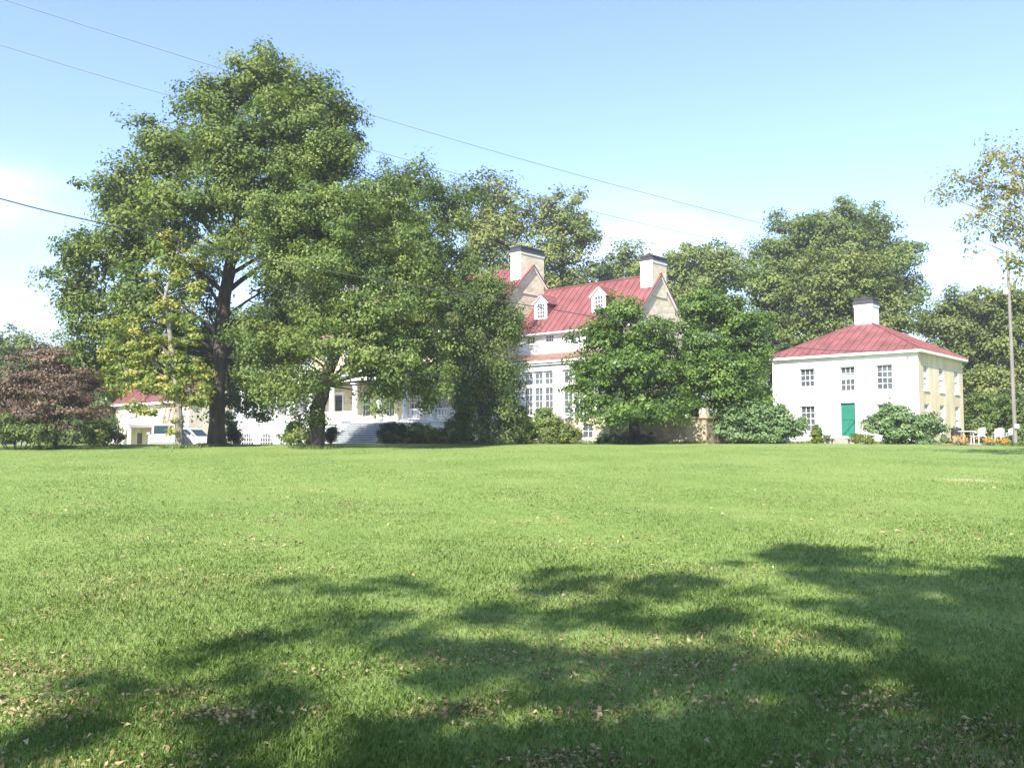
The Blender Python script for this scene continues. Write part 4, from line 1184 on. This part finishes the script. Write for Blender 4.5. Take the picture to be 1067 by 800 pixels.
shrub('rose_bush', 'loose leafy bush under the middle sunroom windows beside the stone base', 50, [(572,445,15,16), (588,450,13,12), (566,432,11,9), (580,456,18,7), (598,454,8,8)], 'elm', 67, puff=0.3, leaf=0.12, group=GS, tint0=0.65)
shrub('yew', 'dark shrub under the copper tree at the far left', 42, [(30,448,22,13), (10,448,20,14), (48,452,16,10), (-12,448,20,14)], 'vine', 68, puff=0.34, leaf=0.12, group=GS)
shrub('forsythia', 'yellow green shrub against the left end of the white cottage', 46, [(105,452,16,10), (118,455,9,7), (95,456,12,6)], 'lime', 69, puff=0.3, leaf=0.12, group=GS, tint0=0.25)
shrub('laurel', 'low dark shrub at the foot of the stone terrace under the magnolia', 50.5, [(632,458,12,3.5), (650,458,14,3.5), (672,458,12,3)], 'box', 70, puff=0.26, leaf=0.12, group=GS)
shrub('undergrowth_bush', 'wide dark bush beyond the patio chairs at the right', 62, [(1015,436,18,18), (1035,430,18,22), (1030,448,26,12), (1012,420,14,16)], 'vine', 71, puff=0.42, leaf=0.16, group=GS, tint0=0.6)
shrub('undergrowth_bush', 'bush behind the foot of the utility pole at the right edge', 60, [(1065,436,16,22), (1080,440,18,20), (1060,420,16,18), (1095,430,20,26), (1070,452,24,10)], 'vine', 72, puff=0.42, leaf=0.16, group=GS, tint0=0.5)
shrub('laurel', 'dark leafy bush between the oak trunk and the arched windows', 58, [(241,448,6,12), (246,455,6,8), (238,436,5,8)], 'box', 73, puff=0.26, leaf=0.12, group=GS)
shrub('laurel', 'leafy bush under the elm left of its trunk', 47, [(306,448,12,13), (314,455,10,8), (300,457,9,6)], 'elm', 74, puff=0.3, leaf=0.12, group=GS, tint0=0.35)
# border plants along the white house
shrub('undergrowth_bush', 'dark bush filling the gap behind the copper tree trunk', 60, [(65,445,26,18), (90,440,22,20), (45,440,24,18), (110,448,14,14), (78,452,30,12)], 'vine', 75, puff=0.42, leaf=0.16, group=GS, tint0=0.35)
shrub('undergrowth_bush', 'dark bush at the extreme left behind the copper tree', 62, [(5,440,30,22), (-30,440,30,24), (28,445,20,16)], 'vine', 76, puff=0.42, leaf=0.16, group=GS, tint0=0.35)
GP = 'small border plants by the white house'
plants = [('tuft of tall weeds under the lower left window of the hipped house', 851, 455, 52.6, 5, 9, 'lime'),
          ('small dark plant just left of the doorstep of the hipped house', 862, 457, 52.6, 4, 4, 'shrub'),
          ('low straw coloured plant right of the green door', 893, 457, 52.0, 8, 4, 'lime'),
          ('low border plant at the left foot of the corner shrub', 905, 458, 49.5, 7, 3.5, 'lime'),
          ('grey green border plant at the right foot of the corner shrub', 966, 461, 49, 10, 4.5, 'shrub'),
          ('border plant beside the dark chair on the patio', 985, 462, 49, 7, 5, 'elm'),
          ('low green plant behind the middle orange flowers', 1034, 462, 49, 8, 4.5, 'shrub'),
          ('bushy green plant behind the rightmost orange flowers', 1056, 461, 49.5, 10, 7, 'shrub')]
for i, (lb, px, py, Yp, hw, hh, lm) in enumerate(plants):
    shrub('border_plant', lb, Yp, [(px, py - hh * 0.3, hw * 0.7, hh), (px + hw * 0.5, py, hw * 0.6, hh * 0.7), (px - hw * 0.5, py, hw * 0.6, hh * 0.7)], lm, 80 + i, puff=0.16, per=26, leaf=0.11, group=GP, cat='plant', up=0.1)
# orange flowers
def flowers(label, px, py, Yp, hw, hh, seed):
    rng = np.random.default_rng(seed)
    c = P(px, py, Yp); base = Vector((c.x, c.y, gz(c.x, c.y))); k = Yp / FPX
    root = empty('marigold_clump', base); tag(root, label, 'flowers', 'orange flower clumps along the patio edge')
    n = 260
    C = np.stack([rng.normal(0, hw*k*0.55, n), rng.normal(0, 0.22, n), np.abs(rng.normal(0.12, 0.1, n))], -1)
    N = unit(rng.normal(size=(n, 3)) + [0, -0.3, 0.6]); T = unit(rng.normal(size=(n, 3)) + [0, 0, 0.8])
    s = rng.uniform(0.08, 0.15, n)
    me = card_mesh('foliage', C, N, T, s, s * 0.4, rng.random(n), L['shrub']); o = bpy.data.objects.new('foliage', me); COL.objects.link(o); o.parent = root
    heads = 24; Cs, Ns, Ts, ls, ti = [], [], [], [], []
    for h in range(heads):
        p = np.array([rng.normal(0, hw*k*0.5), rng.normal(0, 0.2), rng.uniform(0.16, 0.18 + hh*1.4*k)])
        for q in range(9):
            d = unit(rng.normal(size=3)); Cs.append(p + d * 0.04); Ns.append(unit(d + [0, -0.2, 0.4])); Ts.append(unit(np.cross(d, rng.normal(size=3)))); ls.append(rng.uniform(0.07, 0.12)); ti.append(rng.random())
    ls = np.array(ls)
    me = card_mesh('blossoms', np.array(Cs), np.array(Ns), np.array(Ts), ls, ls * 0.7, np.array(ti), L['flower']); o = bpy.data.objects.new('blossoms', me); COL.objects.link(o); o.parent = root
    st = MB()
    for h in range(14):
        x, y_ = rng.normal(0, hw*k*0.45), rng.normal(0, 0.18)
        st.tube([(x*0.7, y_*0.7, -0.02), (x, y_, 0.25)], 0.008, 5)
    st.build('stems', M['bark'], root, recalc=False)
flowers('bright orange flowers at the left end of the patio edge, below the white table', 1001, 465, 47.5, 8, 5, 91)
flowers('small orange flower clump in the middle of the patio edge', 1030, 466, 47.5, 6, 3, 92)
flowers('orange flower clump nearest the utility pole at the right', 1047, 466.5, 47.5, 7, 3, 93)

# ================================================================== PATIO
p1 = P(1012, 462, 48.5)
pat = [(p1.x - 2.2, p1.y - 1.2), (p1.x + 0.9, p1.y - 1.5), (p1.x + 3.4, p1.y - 0.3), (p1.x + 3.8, p1.y + 2.4), (p1.x + 1.0, p1.y + 3.4), (p1.x - 2.0, p1.y + 2.6)]
sheet('patio', pat, 0.03, M['paving'], 'pinkish brick patio beside the hipped house', 'patio')
kp2 = Vector((-30.0, 63.0))
sheet('driveway', [(-40, 55), (-22, 55), (-20, 62), (-24, 70), (-38, 74), (-46, 66)], 0.02, M['gravel'], 'gravel parking area in front of the cottage', 'driveway')

def chair(loc, rz, label, mat='resin'):
    r = empty('garden_chair', loc, rz); tag(r, label, 'chair', 'garden chairs on the patio')
    m = M[mat]
    s = MB(); s.box(-0.27, 0.27, -0.27, 0.25, 0.40, 0.44); s.build('seat', m, r, bevel=0.015)
    b = MB()
    n = 8
    # curved, slightly reclined back with a rounded top
    for i in range(n):
        a = -0.27 + 0.54 * i / n; c = a + 0.54 / n
        top = lambda x: 0.86 + 0.06 * math.cos(x / 0.27 * math.pi / 2)
        f = lambda x, z: 0.25 + (z - 0.44) * 0.22 - 0.10 * (abs(x) / 0.27) ** 2
        for d0, d1 in ((0, 0.03),):
            P0 = [(a, f(a, .44), .44), (c, f(c, .44), .44), (c, f(c, top(c)), top(c)), (a, f(a, top(a)), top(a))]
            P1 = [(x, y + 0.03, z) for x, y, z in P0]
            b.face(P0); b.face(P1[::-1])
            b.face([P0[3], P0[2], P1[2], P1[3]])
            if i == 0: b.face([P0[0], P0[3], P1[3], P1[0]])
            if i == n - 1: b.face([P0[1], P1[1], P1[2], P0[2]])
    b.build('backrest', m, r)
    for sx in (-1, 1):
        for sy in (-0.25, 0.24):
            l = MB(); l.tube([(sx * 0.29, sy * 1.1, 0), (sx * 0.26, sy, 0.42)], 0.022, 8); l.build('leg', m, r)
        ar = MB(); ar.box(sx*0.30-0.035, sx*0.30+0.035, -0.27, 0.27, 0.62, 0.65); ar.tube([(sx*0.29, -0.25, 0.42), (sx*0.30, -0.24, 0.62)], 0.02, 8); ar.build('armrest', m, r)
    return r
def gp(px, Yp, lift=0.03):
    p = P(px, 460, Yp); return Vector((p.x, p.y, gz(p.x, p.y) + lift))
chair(gp(1020, 49), R(-160), 'white garden chair with a rounded back, at the right of the patio table')
chair(gp(997, 50.5), R(150), 'dark garden chair at the left of the patio table', 'iron')
chair(gp(1041, 52, 0.0), R(165), 'pale garden chair on the grass, the left one of the pair near the utility pole')
chair(gp(1050, 52.5, 0.0), R(-150), 'pale garden chair on the grass, the right one of the pair near the utility pole')
def table(loc, label):
    r = empty('garden_table', loc); tag(r, label, 'table')
    t = MB(); t.tube([(0,0,0.68), (0,0,0.72)], 0.48, 24); t.build('tabletop', M['resin'], r)
    for a in range(4):
        x, y = 0.34 * math.cos(a * math.pi/2 + 0.6), 0.34 * math.sin(a * math.pi/2 + 0.6)
        l = MB(); l.tube([(x*1.15, y*1.15, 0), (x, y, 0.68)], 0.025, 8); l.build('leg', M['resin'], r)
table(gp(1008, 49.3), 'round white garden table on the patio between the chairs')
bench = empty('stone_bench', Vector((P(874, 458, 52.3).x, 52.3, gz(P(874, 458, 52.3).x, 52.3))), ROT)
tag(bench, 'low pale stone bench in front of the green door', 'bench')
b_ = MB(); b_.box(-0.75, 0.75, -0.18, 0.18, 0.28, 0.36); b_.build('seat', M['gravel'], bench, bevel=0.01)
for x in (-0.5, 0.5):
    l = MB(); l.box(x-0.09, x+0.09, -0.14, 0.14, -0.03, 0.279); l.build('leg', M['gravel'], bench)

# ================================================================== VEHICLES
def car(name, label, loc, rz, paint, Lc=4.5, Wc=1.8, prof=None, roof=None, cat='car'):
    """body extruded from its side profile with rounded sides; cabin, glass, wheels and lamps apart. Front is +x."""
    r = empty(name, loc, rz); tag(r, label, cat)
    hw = Wc / 2
    def loft(poly, sections, mat, nm, parent):
        mb = MB(); n = len(poly); o0 = 0
        cx = sum(p[0] for p in poly)/n; cz = sum(p[1] for p in poly)/n
        for y, kx, kz in sections:
            mb.v += [(cx + (x-cx)*kx, y, cz + (z-cz)*kz) for x, z in poly]
        for i in range(len(sections) - 1):
            for j in range(n):
                k = (j+1) % n
                mb.f.append((i*n+j, i*n+k, (i+1)*n+k, (i+1)*n+j)); mb.m.append(0)
        mb.f.append(tuple(range(n))[::-1]); mb.m.append(0)
        mb.f.append(tuple((len(sections)-1)*n + j for j in range(n))); mb.m.append(0)
        return mb.build(nm, mat, parent, bevel=0.03)
    body = loft(prof, [(-hw, .97, .9), (-hw*0.93, 1, 1), (hw*0.93, 1, 1), (hw, .97, .9)], paint, 'body', r)
    cab = loft(roof, [(-hw*0.80, .96, .97), (-hw*0.72, 1, 1), (hw*0.72, 1, 1), (hw*0.80, .96, .97)], paint, 'cabin', r)
    # side, front and rear glass, a few mm proud of the cabin
    zs = [z for x, z in roof]; z0, z1 = min(zs), max(zs)
    ztop = min(z for x, z in roof if z > z1 - 0.12); top = sorted([x for x, z in roof if z > z1 - 0.12]); bot = sorted([x for x, z in roof if z < z0 + 0.02])
    for s in (-1, 1):
        ys = s * hw * 0.80
        for a, b in ((0.06, 0.47), (0.53, 0.94)):
            g = MB()
            f = lambda t, z: (bot[0] + (bot[-1]-bot[0])*t) + ((top[0] + (top[-1]-top[0])*t) - (bot[0] + (bot[-1]-bot[0])*t)) * (z - z0)/(ztop - z0)
            za, zb = z0 + 0.08, ztop - 0.03
            pts = [(f(a, za), za), (f(b, za), za), (f(b, zb), zb), (f(a, zb), zb)]
            g.prism(pts, 'y', ys + s*0.004, ys + s*0.014)
            g.build('side_window', M['car_glass'], cab)
    for e, nm in ((-1, 'windscreen'), (0, 'rear_window')):
        xb, xt = bot[e], top[e]
        sg = 1 if e == -1 else -1
        g = MB()
        n_ = Vector((sg * (ztop-z0), 0, sg * (xb-xt))).normalized()
        q = []
        for t, y in ((0.12, -1), (0.12, 1), (0.88, 1), (0.88, -1)):
            q.append(Vector((xb + (xt-xb)*t, y * hw * 0.66, z0 + (ztop-z0)*t)) + n_ * 0.02)
        g.face(q); g.face([p - n_ * 0.012 for p in q][::-1])
        g.build(nm, M['car_glass'], cab)
    for x in (Lc*0.31, -Lc*0.30):
        for s in (-1, 1):
            w = MB(); y = s * (hw - 0.10); R_ = 0.33
            w.tube([(x, y - 0.11, R_), (x, y - 0.08, R_), (x, y + 0.08, R_), (x, y + 0.11, R_)], [R_*0.93, R_, R_, R_*0.93], 24)
            wo2 = w.build('wheel', M['rubber'], r)
            h = MB(); h.tube([(x, y + s*0.112, R_), (x, y + s*0.125, R_)], [R_*0.62, R_*0.5], 16); h.build('rim', M['alloy'], wo2)
    xf = max(p[0] for p in prof); xr = min(p[0] for p in prof)
    for s in (-1, 1):
        h = MB(); h.box(xf-0.06, xf+0.012, s*hw*0.68-0.17, s*hw*0.68+0.17, 0.66, 0.80); h.build('headlight', M['lamp'], r)
        h = MB(); h.box(xr-0.012, xr+0.06, s*hw*0.74-0.11, s*hw*0.74+0.11, 0.74, 0.98); h.build('tail_light', M['tail'], r)
        h = MB(); h.box(roof[0][0]*0+bot[-1]-0.25, bot[-1]-0.12, s*(hw+0.02)-0.09, s*(hw+0.02)+0.09, z0+0.06, z0+0.2); h.build('mirror', paint, r)
    rr = MB()
    for s in (-1, 1): rr.bar((top[0]+0.2, s*hw*0.6, z1+0.05), (top[-1]-0.1, s*hw*0.6, z1+0.05), 0.035)
    for x in (top[0]+0.25, top[-1]-0.15):
        for s in (-1, 1): rr.box(x-0.03, x+0.03, s*hw*0.6-0.015, s*hw*0.6+0.015, z1-0.03, z1+0.05)
    rr.build('roof_rail', M['alloy'], r)
    return r
suv_p = [(-2.25,0.35), (2.2,0.32), (2.28,0.55), (2.22,0.82), (1.9,0.95), (0.95,1.06), (-2.2,1.08), (-2.3,0.7)]
suv_r = [(-2.15,1.06), (1.05,1.04), (0.35,1.62), (0.1,1.68), (-1.75,1.70), (-1.95,1.62)]
c1 = P(199, 455, 62)
car('parked_car', 'white estate car with roof bars parked between the yellowing tree and the oak trunk', (c1.x, c1.y, gz(c1.x, c1.y) + 0.02), R(-20), M['car_white'], prof=suv_p, roof=suv_r)
van_p = [(-2.3,0.35), (2.2,0.32), (2.3,0.6), (2.22,0.9), (1.75,1.05), (-2.3,1.1), (-2.36,0.7)]
van_r = [(-2.28,1.08), (1.75,1.03), (1.0,1.75), (0.7,1.82), (-2.1,1.84), (-2.26,1.76)]
c2 = P(171, 456, 60)
car('parked_van', 'pale silver van parked facing the lawn beside the cottage porch', (c2.x, c2.y, gz(c2.x, c2.y) + 0.02), R(-70), M['car_silver'], Lc=4.6, Wc=1.85, prof=van_p, roof=van_r, cat='van')

def ladder(label, foot, head, w=0.42):
    mb = MB(); a, b = Vector(foot), Vector(head)
    side = (b - a).cross(Vector((0, 0, 1))).normalized() * (w / 2)
    r = empty('ladder', a); tag(r, label, 'ladder', 'red ladders against the cottage')
    for s in (-1, 1):
        q = MB(); q.bar(side * s, (b - a) + side * s, 0.07, 0.09); q.build('rail', M['wood_red'], r)
    n = int((b - a).length / 0.32)
    for i in range(1, n): 
        p = (b - a) * (i / n); mb.bar(p - side * 0.93, p + side * 0.93, 0.035)
    mb.build('rungs', M['wood_red'], r)
ld0, ld1 = K.matrix_world, None
def kloc(x, y, z):
    c, s = math.cos(ROT), math.sin(ROT)
    wx, wy = kp.x + c * x - s * y, kp.y + s * x + c * y
    return Vector((wx, wy, gz(wx, wy) + 0.02 if z is None else z))
ladder('red ladder leaning on the cottage wall, the left one behind the white car', kloc(10.6, -1.1, None), kloc(10.1, -0.06, 4.2))
ladder('red ladder leaning on the cottage wall, the right one nearer the oak trunk', kloc(11.5, -1.1, None), kloc(11.0, -0.06, 4.3))

# ================================================================== POLE AND CABLES
pb = P(1058, 458, 47); pb.z = gz(pb.x, pb.y); pt_ = P(1049.5, 262, 47)
pole = empty('utility_pole', pb); tag(pole, 'weathered leaning wooden utility pole at the right edge', 'utility pole')
d = pt_ - pb
m_ = MB(); m_.tube([d * (i / 8) - (Vector((0, 0, 0.3)) if i == 0 else Vector()) for i in range(9)], [0.105 - 0.035 * i / 8 for i in range(9)], 12); m_.build('shaft', M['wood_pole'], pole)
q = d * 0.80; m_ = MB(); m_.box(q.x-0.26, q.x-0.09, q.y-0.10, q.y+0.10, q.z-0.24, q.z+0.10); m_.build('service_box', M['resin'], pole, bevel=0.02)
q = d * 0.10; m_ = MB(); m_.box(q.x-0.10, q.x+0.12, q.y-0.20, q.y-0.165, q.z-0.12, q.z+0.12); m_.build('tag_plate', M['resin'], pole)
q = d * 0.97; m_ = MB(); m_.tube([(q.x, q.y-0.10, q.z), (q.x, q.y-0.22, q.z+0.03)], [0.04, 0.06], 8); m_.build('insulator', M['ceramic'], pole)

def cable(label, pts, r, mat):
    """smooth curve through the given points"""
    n = 60; P_ = [Vector(p) for p in pts]
    out = []
    for i in range(len(P_) - 1):
        p0 = P_[max(i-1, 0)]; p1 = P_[i]; p2 = P_[i+1]; p3 = P_[min(i+2, len(P_)-1)]
        for k in range(16):
            t = k / 16
            out.append(0.5 * ((2*p1) + (p2-p0)*t + (2*p0-5*p1+4*p2-p3)*t*t + (3*p1-p0-3*p2+p3)*t**3))
    out.append(P_[-1])
    mb = MB(); mb.tube(out, r, 6)
    o = mb.build('power_cable', mat, None, True, recalc=False)
    tag(o, label, 'cable', 'overhead cables')
cable('uppermost thin cable crossing the sky from the top left corner to the right hand trees', [P(-160,-55,46), P(5,0,50), P(200,62,55), P(380,118,61), P(590,179,68), P(790,232,80), P(830,241,101)], 0.028, M['steel_cable'])
cable('second thin cable running below and parallel to the uppermost one', [P(-160,-2,46), P(0,47,50), P(160,95,54), P(390,157,61), P(612,219,70), P(745,250,80), P(800,262,101)], 0.025, M['steel_cable'])
cb = Vector((25.1, 54.0, 0)); c_, s_ = math.cos(ROT), math.sin(ROT); lx, ly = -0.45, -0.58
cable('thick dark cable running low in front of the trees to the hipped house',
      [P(-150,166,26), P(0,207,29), P(85,228,31), P(300,275,37), P(567,321,43), P(720,347,47.5), P(850,364,51), Vector((cb.x + c_*lx - s_*ly, cb.y + s_*lx + c_*ly, 6.93))], 0.022, M['cable'])

# ================================================================== GRASS AND LITTER
def grass():
    rng = np.random.default_rng(5)
    n = 1000000
    # distance: dense at the viewer's feet, thinning with distance
    u = rng.random(n)
    d0, d1 = 3.2, 46.0
    d = d0 * (d1 / d0) ** (u ** 1.15)
    x = rng.uniform(-1, 1, n) * (0.80 * d + 1.6); y = d
    nearby = rng.random(n) < 0.14            # ground either side of the view and at the viewer's feet
    x[nearby] = rng.uniform(-16, 16, nearby.sum()); y[nearby] = rng.uniform(0.5, 15, nearby.sum()); d = np.where(nearby, np.hypot(x, y) * 0.8 + 1, d)
    # natural clumping
    cl = np.sin(x*3.1 + 2*np.sin(y*1.7)) * np.sin(y*2.7 + 1.3*np.sin(x*2.3))
    keep = rng.random(n) < 0.72 + 0.28 * cl
    x, y, d = x[keep], y[keep], d[keep]; n = len(x)
    z = ground(x, y)
    big = np.sin(x*0.9 + 1.2) * np.sin(y*0.8 + 0.6*x)
    h = rng.uniform(0.022, 0.05, n) * (1 + 0.3 * big) * np.clip(1.25 - d * 0.04, 0.72, 1.05)
    tall = rng.random(n) < 0.03; h[tall] *= 1.7
    w = rng.uniform(0.0032, 0.0055, n) * np.clip(d / 6, 0.9, 4.5)
    yaw = rng.uniform(0, 2*np.pi, n); lean = rng.uniform(0.1, 0.7, n)
    bx, by = np.cos(yaw), np.sin(yaw)
    # longer unmown grass round the trunks and along the walls
    ex, ey = [], []
    for o in COL.objects:
        if o.type == 'EMPTY' and o.get('category') in ('tree', 'utility pole') and 3 < o.location.y < 58:
            k = 700; th = rng.uniform(0, 6.283, k); rr = 0.35 + np.abs(rng.normal(0, 0.4, k))
            ex.append(o.location.x + np.cos(th) * rr); ey.append(o.location.y + np.sin(th) * rr)
    cr_, sr_ = math.cos(ROT), math.sin(ROT)
    for (ox, oy, l0, l1, off) in ((25.1, 54.0, -9.5, 0.2, -0.35), (8.1, 58.0, -10.3, 7.0, -3.1), (8.1, 58.0, -13, -10.3, -5.9)):
        k = 2600; a_ = rng.uniform(l0, l1, k); b_ = off - np.abs(rng.normal(0, 0.28, k))
        ex.append(ox + cr_ * a_ - sr_ * b_); ey.append(oy + sr_ * a_ + cr_ * b_)
    ex = np.concatenate(ex); ey = np.concatenate(ey); k = len(ex)
    x = np.concatenate([x, ex]); y = np.concatenate([y, ey]); z = np.concatenate([z, ground(ex, ey)]); d = np.concatenate([d, np.full(k, 40.0)])
    h = np.concatenate([h, rng.uniform(0.08, 0.26, k)]); w = np.concatenate([w, rng.uniform(0.014, 0.03, k)])
    yaw = rng.uniform(0, 2*np.pi, len(x)); bx, by = np.cos(yaw), np.sin(yaw); lean = np.concatenate([lean, rng.uniform(0.1, 0.6, k)]); n = len(x)
    lx, ly = -by, bx
    v = np.empty((n, 5, 3), np.float32)
    base = np.stack([x, y, z - 0.005], -1)
    side = np.stack([bx, by, 0*bx], -1) * (w/2)[:, None]
    mid = base + np.stack([lx*lean*h*0.35, ly*lean*h*0.35, h*0.6], -1)
    tip = base + np.stack([lx*lean*h, ly*lean*h, h*(1.05 - 0.35*lean)], -1)
    v[:, 0] = base - side; v[:, 1] = base + side; v[:, 2] = mid + side*0.8; v[:, 3] = tip; v[:, 4] = mid - side*0.8
    me = bpy.data.meshes.new('grass')
    me.vertices.add(n*5); me.loops.add(n*5); me.polygons.add(n)
    me.vertices.foreach_set('co', v.reshape(-1)); me.loops.foreach_set('vertex_index', np.arange(n*5, dtype=np.int32))
    me.polygons.foreach_set('loop_start', np.arange(0, n*5, 5, dtype=np.int32)); me.polygons.foreach_set('loop_total', np.full(n, 5, np.int32))
    at = me.attributes.new('tint', 'FLOAT', 'FACE')
    dr = np.zeros(n); r2 = np.random.default_rng(11)
    for q in range(22):
        f = 0.25 * 1.22 ** q; th = r2.uniform(0, np.pi); ph = r2.uniform(0, 6.28)
        dr += np.sin(f * (x * np.cos(th) + y * np.sin(th)) + ph + 0.8 * np.sin(f * 0.6 * (x * np.sin(th) - y * np.cos(th)))) / (1 + q * 0.10)
    dr /= 3.0
    ti = 0.45 + 0.15 * dr + rng.normal(0, 0.075, n)
    thin = np.sin(x*1.3 + 1.1*np.sin(y*1.1)) * 0.5 + np.sin(y*2.3 + 0.9*np.sin(x*1.7+1)) * 0.5 + 0.25 * dr
    straw = rng.random(n) < 0.02 + np.clip(thin - 0.15, 0, 0.5) * np.clip((13 - d) / 8, 0.06, 1); ti[straw] = rng.uniform(0.85, 1.0, straw.sum())
    at.data.foreach_set('value', np.clip(ti, 0, 1).astype(np.float32))
    me.materials.append(L['grass']); me.update(calc_edges=True)
    o = bpy.data.objects.new('grass', me); COL.objects.link(o)
    tag(o, 'short green grass blades covering the lawn', 'grass', kind='stuff')
    # dry fallen leaves, thicker in drifts near the viewer
    m = 42000
    d = 3.3 * (20 / 3.3) ** (rng.random(m) ** 2.1); a = rng.uniform(-0.8, 0.8, m); x = np.tan(a) * d; y = d
    drift = (np.sin(x*1.3 + 1.1*np.sin(y*1.1)) + np.sin(y*2.3 + 0.9*np.sin(x*1.7+1))) * 0.5
    keep = rng.random(m) < np.clip(-0.12 + 1.1 * drift + 0.25 * np.clip((7 - d) / 4, 0, 1), 0.015, 1)
    x, y, d = x[keep], y[keep], d[keep]
    # drifts where the wind has gathered them
    for (qx, qy, sx, sy, k) in ((35,735,60,16,420), (20,700,40,9,160), (235,748,60,9,380), (185,722,45,8,150), (250,662,30,4,40), (470,742,45,9,220), (585,795,60,8,220), (700,700,50,9,120), (480,690,60,9,110),
                                (905,735,55,12,260), (830,665,40,7,80), (1040,760,45,14,220), (350,700,60,8,120), (60,640,60,7,80), (620,745,60,10,140), (760,735,40,8,90)):
        for _ in range(k):
            g = gpt(qx + rng.normal() * sx * 0.7, min(max(qy + rng.normal() * sy * 0.7, 560), 830))
            x = np.append(x, g.x); y = np.append(y, g.y); d = np.append(d, g.y)
    m = len(x)
    C = np.stack([x, y, ground(x, y) + rng.uniform(0.004, 0.028, m)], -1)
    N = unit(rng.normal(size=(m, 3)) * 0.75 + [0, 0, 1]); T = unit(rng.normal(size=(m, 3)) * [1, 1, 0.3])
    s = rng.uniform(0.025, 0.062, m) * np.clip(d / 9, 0.85, 1.4)
    me = card_mesh('fallen_leaves', C, N, T, s, s * rng.uniform(0.22, 0.6, m), np.clip(rng.normal(0.45, 0.28, m), 0, 1), L['dry'], fold=0.45)
    o = bpy.data.objects.new('fallen_leaves', me); COL.objects.link(o)
    tag(o, 'dry brown fallen leaves scattered over the near lawn', 'fallen leaves', kind='stuff')
grass()

# ================================================================== AIR
hz = MB(); hz.box(-2600, 2600, -2600, 2600, -3.0, 60)
hm, hnt, hb = new_mat('haze_air')
hnt.nodes.remove(hb)
pv = hnt.nodes.new('ShaderNodeVolumePrincipled')
pv.inputs['Color'].default_value = (0.95, 0.97, 1.0, 1)
pv.inputs['Density'].default_value = 0.0007
pv.inputs['Anisotropy'].default_value = 0.2
hnt.links.new(pv.outputs[0], hnt.nodes['Material Output'].inputs['Volume'])
ho = hz.build('haze', hm)
tag(ho, 'thin pale summer haze over the grounds', 'haze', kind='stuff')
